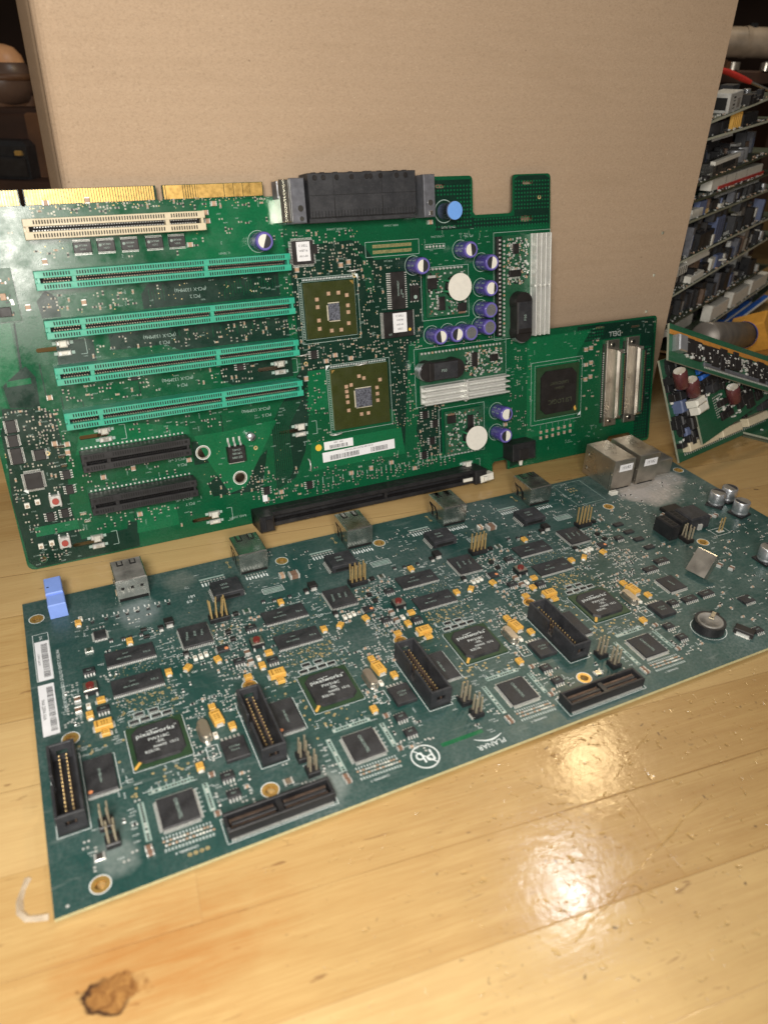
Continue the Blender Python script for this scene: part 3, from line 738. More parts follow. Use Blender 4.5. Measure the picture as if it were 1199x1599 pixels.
for k in range(4):
    X = k * D
    BP('bga', big_bga, 45.5 + X, 61.0, 12, 12)
    BP('idc', box_header, 9.5 + X, 49.5, 6, 19)
    BP('tq20', lambda p: chip('interface_chip', 11.2, 18.4, 1.5, 'ns', p, .65, 1.1, lines=[('SiI 161', 0, 1, 1.5), ('CT100', 0, -1.2, 1.3), ('0447', 0, -3.2, 1.2)], dot=(-4.4, -7.6, .85, 'orange_dot'), trot=R(90)), 21.5 + X, 53.2, 6.2, 10.5)
    BP('qfc', lambda p: chip('video_chip', 13.8, 14.0, 1.5, 'nsew', p, .5, 1.3, lines=[('CHRONTEL', 0, 0, 1.9)], trot=R(-88)), 45.7 + X, 25.0, 8.5, 8.7)
    BP('dpak', lambda p: chip('power_chip', 9.7, 11.0, 2.2, 'n', p, 1.75, 3.2, lines=[('LT1764', 0, .8, 1.4), ('EQ-3.3', 0, -1, 1.2)], z0=.3, lw=.5), 72.9 + X, 43.9, 5.5, 9)
    BP('xtal', crystal, 63.8 + X, 58.3, 3, 7)
    BP('tant_big', lambda p: tant(p, 7.2, 4.4, 2.9), 70.4 + X, 63.4, 3, 4.5, R(-84))
    BP('tant_big', None, 26.3 + X, 78.8, 4.6, 2.8)
    for i, (x, y, r) in enumerate(((70.2, 70.6, 90), (75.3, 56.9, 90), (57.8, 41.2, 90), (45.0, 129.2, 90), (57.6, 100.2, -90), (27.3, 94.4, 0), (21.8, 87.3, 90), (66.3, 99.7, 45), (80.2, 99.7, 100), (89.8, 82.4, 0), (26.6, 74.3, 0))):
        if k == 3 and i == 9: continue
        BP('tant', lambda p: tant(p, 3.4, 2.9, 1.9), x + X, y, 2.6, 2.3, R(r))
    BP('tact', button, 24.1 + X, 102.9, 4.2, 4.5)
    for x, y in ((24.8, 115.4), (27.4, 88.6), (12.9, 94.3), (66.5, 32.3), (66.4, 23.1)):
        if (x, k) == (12.9, 0): continue
        BP('sop8', lambda p: chip('small_outline_chip', 5.2, 3.7, 1.6, 'ns', p, 1.27, 1.3, lines=[('4435', 0, 0, 1.0)]), x + X, y, 3.2, 3.3)
    BP('sopd', lambda p: chip('memory_chip', 5.6, 4.2, 1.4, 'ew', p, 1.1, 1.0, dot=(1.5, -.8, .95, 'orange_dot')), 84.5 + X, 106.0, 4, 2.6)
    for x, y in ((18, 98.6), (17.7, 92.0)): BP('mlcc', lambda p: mlcc(p, 3.4, 2.6, 1.7), x + X, y, 2, 2.2, R(90))
    for x, y in ((71, 105.3), (73.7, 105.6), (76.3, 106.1), (21.9, 93.4), (67.7, 55.1)): BP('led', led, x + X, y, 1.3, 2.3)
    for x, y in ((37, 133.9), (42.6, 132.8), (51, 132.6), (45.8, 132.6)): BP('sot', lambda p: chip('transistor', 2.0, 1.5, 1.0, 'ns', p, .95, .6), x + X, y, 2, 1.8)
    BP('plcc', lambda p: chip('decoder_chip', 14.2, 15.4, 1.9, 'nsew', p, .8, .7, lines=[('Videons', -4, 0, 2.0), ('I8100', 0, .6, 1.7), ('TQFP-L', 3.4, .2, 1.5)], trot=R(82)), 74.7 + X, 120.5, 8, 8.6)
    BP('hdr8' + str(k == 0), lambda p: pins(p, 4, 2, 2.54, 2.5, 10.5, 'pin_gold', wob=(1.2 if k == 0 else .25)), 88.8 + X, 129.3, 5.6, 3)
    for x, y in ((90, 116.9), (90.7, 111.0), (97.3, 129.4)): BP('ind', coil, x + X, y, 2.4, 1.6)
    BP('silver', lambda p: mlcc(p, 3.8, 3.0, .9, 'fuse', 'steel'), 103 + X, 129.5, 2.4, 1.9)
    BP('smb', lambda p: diode(p, 4.4, 4.4, 2.6), 65.0 + X, 135.8, 2.6, 4)
    BP('sma', lambda p: diode(p, 2.6, 2.6, 1.5), 60.6 + X, 133.6, 1.6, 2.6)
    BP('sma', None, 67.7 + X, 109.8, 1.6, 2.2)
    mem = lambda p: chip('memory_chip', 22.2, 10.2, 1.2, 'ns', p, .8, .9, lines=[('48LC4M32', -3, -1.4, 1.5), ('IS42S', -2, 1.5, 1.2), ('TG-6', 7.4, -1.2, 1.6)], lw=.55)
    BP('tsop', mem, 43.7 + X, 119.4, 11.4, 6.2); BP('tsop', mem, 43.6 + X, 99.3, 11.4, 6.2)
    for x, y in ((40.8, 80.1), (46.9, 80.1), (38.2, 76.3), (42.8, 76.4), (47.5, 76.5), (52.1, 76.6)):
        BP('rpack', lambda p: MB().box(0, 0, .08, 3.2, 1.1, .5, 'resistor_black', .1).build('resistor_pack', p), x + X, y, 2.2, 1.5)
        for q in range(-2, 3):
            for e in (-1, 1): S.flat.rect(x + X + q * .75, y + e * .95, .1, .42, .75, 'pad_tin')
        S.frame(x + X - 2.2, y - 1.6, x + X + 2.2, y + 1.6, .2)
    for x, y in ((61.1, 35.9), (58.7, 17.4), (32.7, 13.4), (32.9, 11.0)): BP('mlccb', lambda p: mlcc(p, 2.6, 2.0, 1.1), x + X, y, 1.7, 1.3)
    two = lambda p: pins(p, 2, 2, 2.54, 2.5, 8.5, 'pin_dull', wob=.4)
    BP('h22', two, 20.5 + X, 29.2, 3, 3); BP('h22', two, 21.6 + X, 21.0, 3, 3)
    # printed resistor ladders round the video chip
    for (x0, y0, x1, y1) in ((37, 36.4, 54.2, 38.4), (32.4, 16.5, 34.4, 34.2), (56.6, 19.6, 58.6, 33.2)):
        lo = x1 - x0 > y1 - y0
        S.silk.rect((x0 + x1) / 2 + X, (y0 + y1) / 2, .075, x1 - x0, y1 - y0, 'silk_dull')
        nn = int(max(x1 - x0, y1 - y0) / 1.15)
        for i in range(nn):
            q = (i + .5) / nn
            S.silk.rect(x0 + X + (q * (x1 - x0) if lo else 1.0), y0 + (1.0 if lo else q * (y1 - y0)), .10, .8 if lo else .9, .9 if lo else .8, random.choice(('resistor_black', 'resistor_black', 'pad_tin', 'mask_teal')))
        S.frame(x0 + X, y0, x1 + X, y1, .18, 'silk_dull'); S.keep(x0 + X, y0, x1 + X, y1)
        for i in range(6):
            q = (i + .5) / 6
            S.word(x0 + X + (q * (x1 - x0) if lo else -2.6), y0 + (2.9 if lo else q * (y1 - y0)), math.pi / 2 if lo else 0, 4, .9, 'silk')
    def pearls(p):
        m = MB()
        for i in range(15):
            for j, y in enumerate((.9, -.9)):
                m.box(i * 1.22 - 8.5 + j * .55, y - .03 * i, .08, .8, .8, .35, random.choice(('pad_tin', 'pad_tin', 'led_white', 'tan_ceramic')), .15)
            m.rect(i * 1.22 - 8.5, 2.5 - .03 * i, .08, .35, 1.0, 'silk').rect(i * 1.22 - 8.6, -2.9 - .03 * i, .08, .3, 1.3, 'silk').rect(i * 1.22 - 8.1, -2.9 - .03 * i, .08, .25, 1.0, 'silk_dull')
        return m.build('termination_row', p)
    KIT('pearls', pearls, cb, (46.6 + X, 12.9, 0))
    S.keep(37 + X, 9, 57 + X, 16)
    # outlines and test points
    S.frame(33.6 + X, 49.2, 57.4 + X, 72.8, .25); S.frame(62.2 + X, 43.5, 67 + X, 50.5, .25); S.frame(16 + X, 43.6, 28 + X, 63, .2)
    S.silk.ring(63.8 + X, 58.3, .08, 0, 0, 'silk', 3)
    for (a, b, c_, d_, n, kk) in ((81, 109, 96, 126, 60, 'rrcpsg'), (67, 96, 92, 110.5, 55, 'rrcpps'), (78, 84, 96, 98, 46, 'rcpsv'), (12, 84, 20, 112, 22, 'rpps'), (30, 86, 36, 112, 12, 'rpv'),
                                  (66, 66, 83, 80, 40, 'rcpps'), (57, 42, 67, 75, 34, 'rcpps'), (58, 13, 74, 37, 30, 'rcpps'), (58, 102, 66, 125, 10, 'pss'), (12, 10, 34, 36, 14, 'prs'), (56, 76, 66, 98, 14, 'rps'),
                                  (94, 112, 108, 128, 22, 'rcps'), (34, 125, 58, 137, 14, 'rpss')):
        if k == 3 and a >= 88: continue
        S.region(a + X, b, c_ + X, d_, int(n * 2.0), kk + 'ps')
    S.region(33 + X, 105, 57 + X, 113.5, 70, 'v'); S.region(33 + X, 82, 58 + X, 93.5, 130, 'vvvvg'); S.region(30 + X, 73, 60 + X, 84, 70, 'vvvs'); S.region(26 + X, 36, 60 + X, 49, 46, 'ggsvs')
    S.region(14 + X, 64, 34 + X, 74, 26, 'gsv'); S.region(56 + X, 104, 67 + X, 136, 30, 'vvs'); S.region(78 + X, 55, 92 + X, 84, 30, 'vs'); S.region(28 + X, 38, 34 + X, 60, 10, 'gs')

# network jacks along the far edge
def jack(parent):
    b = MB().box(0, 0, .2, 15.8, 20.2, 12.8, 'steel', .5)
    o = b.build('network_jack', parent)
    d = MB()
    for x in (-3.4, 3.4):
        for e in (-1, 1): d.box(x + e * 1.3, 6.6, 12.99, .7, 6.2, .06, 'dark_hole')
        d.box(x, 3.6, 12.99, 3.2, .7, .06, 'dark_hole')
    for y in (-.5, 5.2):
        d.add([(-7.93, y - 2.2, 4), (-7.93, y + 2.2, 7), (-7.93, y + 2.2, 9.2), (-7.93, y - 2.2, 6.4)], [(3, 2, 1, 0)], 'dark_hole')
        d.add([(-7.93, y - 2.6, 1), (-7.93, y - .4, 1.6), (-7.93, y - .4, 6), (-7.93, y - 2.6, 4.6)], [(3, 2, 1, 0)], 'dark_hole')
    d.box(0, -10.12, .25, 14.6, .08, 1.5, 'dark_hole')
    d.box(0, 10.12, 1.5, 12.5, .06, 8.5, 'dark_hole')
    d.build('slots', o)
    s_ = MB()
    for x in (-3.4, 3.4): s_.add([(x - 1, 9.8, 13.0), (x + 1, 9.8, 13.0), (x + .8, 4.4, 13.5), (x - .8, 4.4, 13.5)], [(3, 2, 1, 0), (0, 1, 2, 3)], 'steel')
    s_.add([(-8.0, 8, 9), (-8.0, 8, 7.6), (-9.0, 2, 6.2), (-9.0, 2, 7.4)], [(0, 1, 2, 3), (3, 2, 1, 0)], 'steel_warm')
    s_.build('springs', o)
    return o
for j in range(4):
    x = 117.0 + 63.5 * j
    o = BP('rj', jack, x, 171.6, 9.5, 11)
    y = 155.6
    # contact pads in front of each jack, line-side pads beside it
    for i in range(8):
        S.silk.rect(x - 5.6 + i * 1.6, y + 1.5 - .1 * (i % 2) * 6, .08, .8, 2.6, 'silk'); S.silk.rect(x - 5.6 + i * 1.6, y + 4.0, .081, .55, 1.2, 'pad_tin')
        S.silk.rect(x - 29 + i * 1.75, 160.5, .08, .85, 3.0, 'silk'); S.silk.rect(x - 29 + i * 1.75, 163.6, .081, 1.1, 1.2, 'pad_tin')
    S.silk.rect(x - 23, 165.6, .08, 13.5, 1.3, 'silk_dull'); S.keep(x - 31, 158, x - 14, 167); S.keep(x - 8, 152.5, x + 8, 161)
    S.vias.ring(x - 11.5, 176.4, .09, .35, .9, 'via', 10).ring(x - 11.2, 171.2, .09, .35, .9, 'via', 10)
    S.silk.rect(x - 11.3, 174, .08, .3, 4, 'via')
    BP('mag', transformer, x - 18.4 + (-.4 if j == 0 else (1.0 - .0 * j)), 149.3 - (.4 * j), 9, 7.4)
    for i in range(3): S.silk.rect(x + 4.2, 141.9 - i * 1.25 + 1.2, .08, 10.2, .8, 'silk_dull')
    S.frame(x - 1.4, 139.6, x + 9.8, 144.4, .25); S.keep(x - 2, 139, x + 10, 145)
    if j < 3 and j != 1:
        BP('brc', lambda p: mlcc(p, 5.6, 4.6, 2.6, 'ceramic_capacitor', 'brown_ceramic'), x + 18.4, 148.8, 4, 3); BP('brd', lambda p: mlcc(p, 3.0, 3.6, 1.9, 'ceramic_capacitor', 'tan_ceramic'), x + 12.4, 151.4, 2.4, 2.4)
    S.region(x + 10, 145, x + 36, 178, 34, 'ppsvr'); S.region(x - 8, 145, x + 10, 152, 12, 'psv')
# left end: dusty jack, blue plug, labels, small parts
def serial_jack(parent):
    o = MB().box(0, 0, .2, 15.8, 19.6, 12.9, 'steel', .5, 0, 'steel_dusty').build('network_jack', parent)
    tag(o, 'dust-covered metal jack with three holes in its bright front')
    d = MB()
    for x in (-4.8, 0, 4.8): d.box(x, -9.84, 7.2, 1.5, .06, 1.5, 'dark_hole')
    d.box(0, -9.84, .25, 14.6, .06, 1.7, 'dark_hole')
    for x in (-3.4, 3.2): d.box(x, 6.0, 13.08, 3.2, 4.6, .07, 'dark_hole')
    d.build('slots', o)
    s_ = MB()
    for x in (-3.4, 3.2): s_.box(x, 6.8, 13.1, 1.9, 3.6, .35, 'steel_dusty')
    s_.box(-8.1, -4, 1, .5, 1.6, 3, 'cream_plastic'); s_.box(-8.1, 2, 4, .5, 1.6, 3, 'steel')
    s_.build('springs', o); return o
BP('dj', serial_jack, 53, 172.6, 9.5, 11)
b = MB(); b.box(16.4, 166.8, .2, 8.4, 9.2, 8.2, 'blue_flat', .4); b.box(16.2, 178.6, -2.2, 8.2, 14.2, 11.6, 'blue_flat', .4)
b.build('blue_plug', cb); S.keep(11, 161, 22, 181)
MB().box(13.6, 177, 9.42, 1.1, .8, .06, 'dark_hole').build('plug_mark', cb)
def label(name, x, y, sx, sy, rot, lines, z=.09, bars=None, mat='paper', parent=None, lab=None):
    o = MB().box(0, 0, 0, sx, sy, .07, mat).build(name, parent or cb, (x, y, z), rot)
    if lab: tag(o, lab)
    t = MB()
    if bars:
        for (bx, by, bl, bh) in bars:
            p = bx - bl / 2
            while p < bx + bl / 2:
                wd = random.choice((.18, .18, .36, .5)); t.rect(p + wd / 2, by, .09, wd, bh, 'ink'); p += wd + random.choice((.2, .2, .4))
    for (s_, lx, ly, sz) in lines: t.text(s_, lx, ly, .095, sz, 'ink')
    t.build('printing', o); return o
label('barcode_label', 6.6, 132.3, 28.6, 6.2, R(-90), [('CTJ0MA-1J80252', -1, -1.9, 1.2)], bars=[(0, .9, 24, 2.8)])
label('barcode_label', 6.2, 99.0, 32.2, 6.6, R(-90), [('944-2894-04A', 0, -2.0, 2.2)], bars=[(0, 1.3, 28, 2.6)])
S.keep(2, 82, 14, 148); S.frame(3.0, 118, 9.9, 152.6, .25)
letters(cb, [('S/N', 6.5, 149.3, 1.9, R(-90)), ('MATRIX 2 QUAD OUTPUT CONTROLLER BOARD', 12.9, 116, 1.92, R(-90)), ('1M', 80.2, 153.2, 3.2, 0), ('69', 78.4, 149.2, 3.2, 0), ('PLANAR', 171.2, 4.2, 3.6, math.pi)] + [('CHANNEL %d' % (4 - k), 45 + D * k, 7.4, 1.5, math.pi) for k in range(4)])
t = MB(); Q = [(165.4 + 12.6 * i / 16, 9.0 - 2.0 * math.sin(math.pi * i / 16) - 1.4 * i / 16) for i in range(17)]
for i, ((x0, y0), (x1, y1)) in enumerate(zip(Q, Q[1:])):
    w0, w1 = .14 + .3 * math.sin(math.pi * i / 16), .14 + .3 * math.sin(math.pi * (i + 1) / 16)
    t.add([(x0, y0 - w0, .08), (x1, y1 - w1, .08), (x1, y1 + w1, .08), (x0, y0 + w0, .08)], [(0, 1, 2, 3)], 'silk')
t.build('printed_swoosh', cb)
t = MB(); t.ring(142.6, 9.7, .08, 5.5, 6.1, 'silk', 40).text('Pb', 142.6, 9.9, .082, 8.2, 'silk', math.pi).rect(142.6, 9.7, .084, .55, 11.4, 'silk', R(38))
t.build('lead_free_mark', cb)
MB().rect(161.5, 12, .03, 20, 2.0, 'mask_pour').build('bare_strip', cb)
S.keep(135, 2, 150, 17); S.keep(150, 2, 182, 15)
BP('qfn', lambda p: chip('small_outline_chip', 5.6, 6.6, 1.3, 'nsew', p, .65, 1.0), 32.8, 139.7, 4, 4.4)
for i, x in enumerate((30.6, 37.2, 42.6, 47.4, 52.6, 57.8, 63.0, 68.2)):
    yy = 152.6
    BP('blk2', lambda p: MB().box(0, 0, .08, 1.6, 1.1, .7, 'resistor_black', .1).build('chip_ferrite', p), x, yy - 1.2, 1.4, 1)
    S.flat.rect(x, yy + .3, .1, 1.2, .8, 'pad_tin'); S.silk.rect(x + .9, yy + 2.0, .09, .7, 2.2, 'pad_tin').rect(x - 1.1, yy + 2.4, .09, .6, 2.0, 'silk')
BP('sot2', lambda p: MB().box(0, 0, .08, 3.0, 1.9, 1.0, 'chip_clean', .2).build('diode', p), 52.7, 135.6, 2, 1.4); BP('sot2', None, 53.1, 129.9, 2, 1.4)
BP('silver', None, 26.6, 130.4, 2.4, 1.9); BP('led', None, 25.6, 156.6, 1.3, 2.3); BP('tant', None, 24.2, 153.0, 2.4, 2.2, R(90))
S.region(22, 118, 60, 150, 34, 'prssv'); S.region(22, 142, 60, 156, 20, 'ps'); S.region(70, 140, 100, 178, 14, 'vsv')
BP('silver', None, 16.5, 16.8, 2.4, 1.9); BP('silver', None, 87.5, 20.3, 2.4, 1.9); BP('silver', None, 172.2, 20.4, 2.4, 1.9); BP('silver', None, 239.6, 19.8, 2.4, 1.9)
for i in range(4): S.vias.ring(45.5 + i * 2.1, 5.0, .09, .3, .8, 'via', 10)
S.vias.disc(4.4, 2.9, .09, .6, 'pad_tin', 10)

# board-to-board sockets along the near edge
def socket(parent):
    L, W, H, t_ = 41.6, 8.6, 5.0, 1.3
    b = MB(); m = 'black_plastic'
    b.box(0, 0, .1, L, W, 1.2, m)
    for e in (-1, 1): b.box(0, e * (W / 2 - t_ / 2), 1.3, L, t_, H - 1.3, m, .25); b.box(e * (L / 2 - t_ / 2), 0, 1.3, t_, W - 2 * t_, H - 1.3, m, .25)
    b.box(0, 0, 1.3, 2.2, W - 2 * t_, H - 2.2, m)
    o = b.build('board_socket', parent)
    c = MB()
    for e in (-1, 1):
        c.box(e * 10, 0, 1.3, 17, 1.5, 2.2, m, .2)
    for i in range(40):
        x = -18.6 + i * .95
        if abs(x) < 1.6: continue
        for y in (-1.5, 1.5): c.box(x, y, 1.35, .45, 1.1, 2.0, 'contact_brown', .1)
    c.build('contacts', o)
    l = MB()
    for i in range(42):
        x = -19.5 + i * .95
        for e in (-1, 1): l.lead(x, e * W / 2, e * math.pi / 2, .9, 1.2, .45, 'tin')
    l.build('leads', o)
    q = MB()
    for xx, yy, sx, sy in ((0, -W / 2 - 1.3, L + 1.4, .22), (0, W / 2 + 1.3, L + 1.4, .22), (-L / 2 - .7, 0, .22, W + 2.6), (L / 2 + .7, 0, .22, W + 2.6)): q.rect(xx, yy, .08, sx, sy, 'silk')
    q.build('outline', o); return o
BP('bts', socket, 80.3, 8.9, 22, 6); BP('bts', None, 232.7, 8.8, 22, 6)

# right end
def big_jack(parent, W=17.6, L=29.6, H=21.8, lab='15182'):
    o = MB().box(0, 0, .2, W, L, H, 'steel_warm', .45).build('shielded_jack', parent)
    d = MB()
    d.box(0, L / 2 + .03, 1.6, W - 3, .06, H - 4, 'dark_hole'); d.box(0, -L / 2 - .03, .2, W - 4, .06, .8, 'dark_hole')
    for z in (5.2, 15.5):
        d.box(-W / 2 - .03, L / 2 - 4.5, z + 1.2, .06, 5.5, .22, 'dark_hole'); d.box(-W / 2 - .03, L / 2 - 4.5, z - 1.2, .06, 5.5, .22, 'dark_hole')
    d.box(-W / 2 - .03, -L / 2 + 2.6, .4, .06, .2, 12.5, 'dark_hole')
    d.build('slots', o)
    s_ = MB()
    for z in (5.2, 15.5): s_.box(-W / 2 - .2, L / 2 - 3.2, z - .6, .5, 1.6, 1.4, 'steel')
    for z in (3.2, 11): s_.box(-W / 2 - .15, -L / 2 + 1.5, z, .4, .9, 1.2, 'steel')
    s_.build('springs', o)
    l = MB()  # paper label on the upright front
    a, z0, hh = 5.6, 13.2, 5.2; yy = -L / 2 - .06
    l.add([(-a + 1.6, yy, z0), (a + 1.6, yy, z0), (a + 1.6, yy, z0 + hh), (-a + 1.6, yy, z0 + hh)], [(0, 1, 2, 3)], 'paper')
    V, F = text_geo(lab, 'CENTER'); l.add([(x * 3.0 + 1.6, yy - .03, z0 + hh / 2 + y * 3.0) for x, y in V], F, 'ink')
    l.build('label', o)
    return o
BP('bj', big_jack, 371.2, 172.4, 10, 16); BP('bj', None, 392.9, 172.6, 10, 16)
BP('bj3', lambda p: MB().box(0, 0, .2, 16, 22, 11.0, 'steel_warm', .4).build('shielded_jack', p), 412.5, 173.8, 9, 12)
MB().box(361.4, 153.2, .1, 5.2, 3.2, 2.4, 'white_plastic', .3).build('white_block', cb); S.keep(358, 151, 365, 156)
def e_can(parent):
    o = MB().box(0, 0, .1, 10.4, 10.4, 1.2, 'black_plastic', .2).build('electrolytic_capacitor', parent)
    b = MB().revolve([(4.6, 1.2), (5.0, 1.7), (5.0, 2.6), (4.8, 2.9), (5.0, 3.3), (5.0, 9.2), (4.7, 9.7), (4.3, 9.75)], 0, 0, 0, 'cap_can', 32)
    b.disc(0, 0, 9.75, 4.3, 'cap_top', 32); b.build('can', o)
    MB().disc(0, 0, 9.79, 4.2, 'ink', 20, R(-75), R(75)).build('polarity_mark', o); return o
for x, y, r in ((415, 115.8, 30), (427.2, 117.2, 0), (420.2, 100.9, 190), (391.6, 55.6, 0)): BP('can', e_can, x, y, 5.8, 5.8, R(r))
def plug3(parent):
    b = MB().box(0, 0, .1, 6.4, 14.2, 9.6, 'black_plastic', .7)
    o = b.build('power_socket', parent); d = MB()
    for i in range(4): d.prism([(x + 0, y + (i - 1.5) * 3.2) for x, y in ((-1.2, -1.2), (1.2, -1.2), (1.7, 0), (1.2, 1.2), (-1.2, 1.2), (-1.7, 0))], 9.66, .06, 'dark_hole')
    d.build('openings', o); return o
BP('p3', plug3, 358.0, 101.2, 4, 8); BP('p3', None, 367.8, 103.6, 4, 8)
b = MB().box(0, 0, .1, 15.5, 15.0, 8.6, 'black_dusty', .9).build('power_inductor', cb, (381.5, 104.6, 0)); S.keep(372, 96, 390, 113)
MB().box(0, -7.9, .1, 3, 1.4, 4, 'tin', .4).build('terminals', b)
b = MB().box(0, 0, .1, 13, 8, 2.4, 'chip_clean', .5).build('power_chip', cb, (382, 121, 0)); S.keep(374, 115, 390, 126)
BP('h23', lambda p: pins(p, 2, 3, 2.54, 2.5, 8, 'pin_dull', wob=.5, body='chip_clean'), 364.6, 90.6, 3.4, 4.4)
BP('p2', lambda p: pins(p, 2, 1, 2.54, .4, 9.5, 'pin_gold', body='pad_tin'), 392.2, 90, 3.4, 2.4); S.frame(386.6, 86.6, 397.6, 93.4, .25)
# leaning metal can oscillator
b = MB(); b.box(0, 0, 0, 4.8, 11.5, 14.5, 'steel_warm', .5); o = b.build('crystal_oscillator', cb, (341.5, 60.0, 1.6)); o.rotation_euler = (0, R(36), R(14)); S.keep(337, 52, 356, 74)
for x, y in ((337.8, 120.7), (338.2, 111.4), (338.2, 102.6), (338.0, 93.2)): BP('sot20', lambda p: chip('small_outline_chip', 6.4, 3.2, 1.3, 'n', p, .8, 1.2), x, y, 4, 3, R(0))
so14 = lambda p: chip('small_outline_chip', 8.7, 3.9, 1.5, 'ns', p, 1.27, 1.2, lines=[('HC74', 0, 0, 1.2)])
for x, y in ((334.0, 79.2), (322.3, 75.2), (322.1, 45.3), (334.2, 45.3)): BP('so14', so14, x, y, 5, 3.6)
BP('qf4', lambda p: chip('interface_chip', 11.4, 12.2, 1.5, 'nsew', p, .5, 1.2, lines=[('88X7G0', 0, 0, 1.3)], trot=R(-80)), 322.8, 59.6, 7.4, 7.8)
BP('sop8', None, 311.3, 46.2, 3.2, 3.3); BP('sop8', None, 334.8, 11.4, 3.2, 3.3); BP('sop8', None, 327.5, 108, 3.2, 3.3)
BP('chp', lambda p: chip('small_outline_chip', 7.5, 5.6, 1.4, 'ns', p, 1.0, 1.2, dot=(2.2, 0, .8, 'silk_dull')), 350.4, 32.4, 4.6, 4.6)
BP('big_dio', lambda p: diode(p, 9.5, 5.2, 3.0, 'tin'), 327.2, 13.0, 5, 4, R(-62))
# coin cell in its holder
def coin(parent):
    o = MB().cyl(0, 0, .1, 9.9, 4.4, 'black_plastic', 40, 9.6, cap=False).cyl(0, 0, .1, 8.2, 3.6, 'black_plastic', 40).box(8.4, 4.7, .1, 6.2, 5.6, 3.9, 'black_plastic', .5, R(30)).build('battery_holder', parent)
    MB().revolve([(8.1, 3.7), (8.1, 4.5), (7.7, 4.8), (6.7, 4.85), (6.5, 4.7), (0.01, 4.7)], 0, 0, 0, 'steel_dusty', 40).build('coin_cell', o); MB().ring(0, 0, 4.5, 8.2, 9.6, 'black_plastic', 40).ring(0, 0, 3.72, 7.9, 8.3, 'dark_hole', 40).build('holder_rim', o)
    MB().box(4.6, 2.6, 5.0, 7.4, 2.4, .35, 'pin_dull', .1, R(30)).box(1.4, .8, 4.95, 1.8, 3.2, .4, 'pin_dull', .1, R(30)).build('contact_clip', o)
    MB().ring(0, -.4, .08, 10.8, 11.15, 'silk', 40).build('outline', o); return o
o = BP('coin', coin, 313.4, 23.4, 10, 10); o.scale = (.8, .8, 1.15)
S.region(330, 84, 352, 140, 60, 'rcpps'); S.region(352, 112, 376, 156, 40, 'ppsr'); S.region(376, 70, 430, 100, 40, 'prscp'); S.region(392, 120, 430, 160, 34, 'prsp'); S.region(300, 30, 345, 55, 36, 'rcpps')
S.region(335, 4, 395, 56, 66, 'rcppss'); S.region(296, 64, 340, 94, 60, 'rcppsv'); S.region(300, 100, 336, 126, 36, 'rcppsv'); S.region(352, 60, 392, 84, 30, 'rcps'); S.region(310, 128, 345, 168, 30, 'psv')
for x, y in ((362, 62), (366, 57), (398.4, 105), (403, 104.4), (372, 118)): BP('mlcc', None, x, y, 2, 2.4, R(20))
S.frame(330.5, 150.2, 352.5, 178, .3, 'silk_dull')
for i in range(6): S.vias.ring(337 + 2.4 * (i % 3), 167 + 3 * (i // 3), .09, .3, .8, 'via', 10)
S.finish(100)

def film():
    pts = [(-119.2, 155.0), (-119.2, 151.0), (-118.6, 146.8), (-116.8, 143.0), (-113.6, 140.9), (-110.4, 141.2), (-106.6, 141.8)]
    b = MB(); V = []; n = len(pts)
    for i, (x, y) in enumerate(pts):
        x0, y0 = pts[max(i - 1, 0)]; x1, y1 = pts[min(i + 1, n - 1)]; d = Vector((x1 - x0, y1 - y0)).normalized(); w_ = random.uniform(.6, 1.5)
        V += [(x - d.y * w_, y + d.x * w_, .25), (x - d.y * .3, y + d.x * .3, random.uniform(.6, 1.6)), (x + d.y * w_, y - d.x * w_, .25)]
    b.add(V, [(i * 3 + j, i * 3 + j + 1, i * 3 + j + 4, i * 3 + j + 3) for i in range(n - 1) for j in range(2)], 'clear_film', False)
    tag(b.build('tape_scrap'), 'crinkled scrap of pale tape on the bench by the teal board near corner', 'tape')

# ---------------------------------------------------------------- the standing server board
FA = frame(OA, UA, VA, NA)
sb = thing('server_board', 'large bright green server board standing upright against the cardboard, with teal expansion slots', 'circuit board', FA)
fil = lambda cx, cy, r, a0, a1, n=5: [(cx + r * math.cos(R(a0 + (a1 - a0) * i / n)), cy + r * math.sin(R(a0 + (a1 - a0) * i / n))) for i in range(n + 1)]
OUT = fil(4, 4, 4, 180, 270) + [(301.5, 0), (301.5, 6), (303, 7.6), (312.5, 7.6), (314, 6), (314, 0)] + [(403, 0), (403, 7), (405, 9), (424, 9), (426, 7), (426, 0)] + fil(442, 2.5, 2.5, -90, 0) + fil(442, 91.5, 2.5, 0, 90) + [(348.6, 94.4)]
OUT += fil(344, 189.4, 2.4, 0, 90) + fil(320, 189.4, 2.4, 90, 180) + [(317.6, 171.5), (316, 169.6), (290.2, 169.6), (288.6, 171.5)] + fil(286, 189.6, 2.4, 0, 90) + [(262, 192.1), (164, 192.1), (163, 185), (156.4, 185), (156.4, 192.4), (102.9, 192.4), (102.9, 186), (102, 184.9), (100.6, 184.9), (99.7, 186), (99.7, 192.4), (37.4, 192.4), (37.4, 186), (36.9, 184.9), (35.9, 184.9), (35.2, 186), (35.2, 192.4), (0, 192.4)]
CLIPS = [(39.9, 117.0), (51.5, 69.0), (36.8, 9.2), (153.8, 92.5), (162.4, 53.5), (103.6, 9.2), (279, 8.4)]
HA = [circ(103.8, 49.6, 3.1), circ(123.4, 30.4, 3.1), circ(8.6, 5.0, 1.7)] + [pill(x - 4.5, y, 15, 2.3, 0) for x, y in CLIPS]
HA += [pill(329, 187.0, 8, 2.4), pill(328.5, 165.8, 9.5, 3.6), pill(266, 186.8, 7, 2.2), pill(322, 91.2, 8.5, 1.8), pill(392, 90.6, 8, 1.6), pill(424.5, 88.2, 8, 1.6)]
sheet('laminate', OUT, HA, 1.6, 'mask_green', 'fr4_dark', sb)
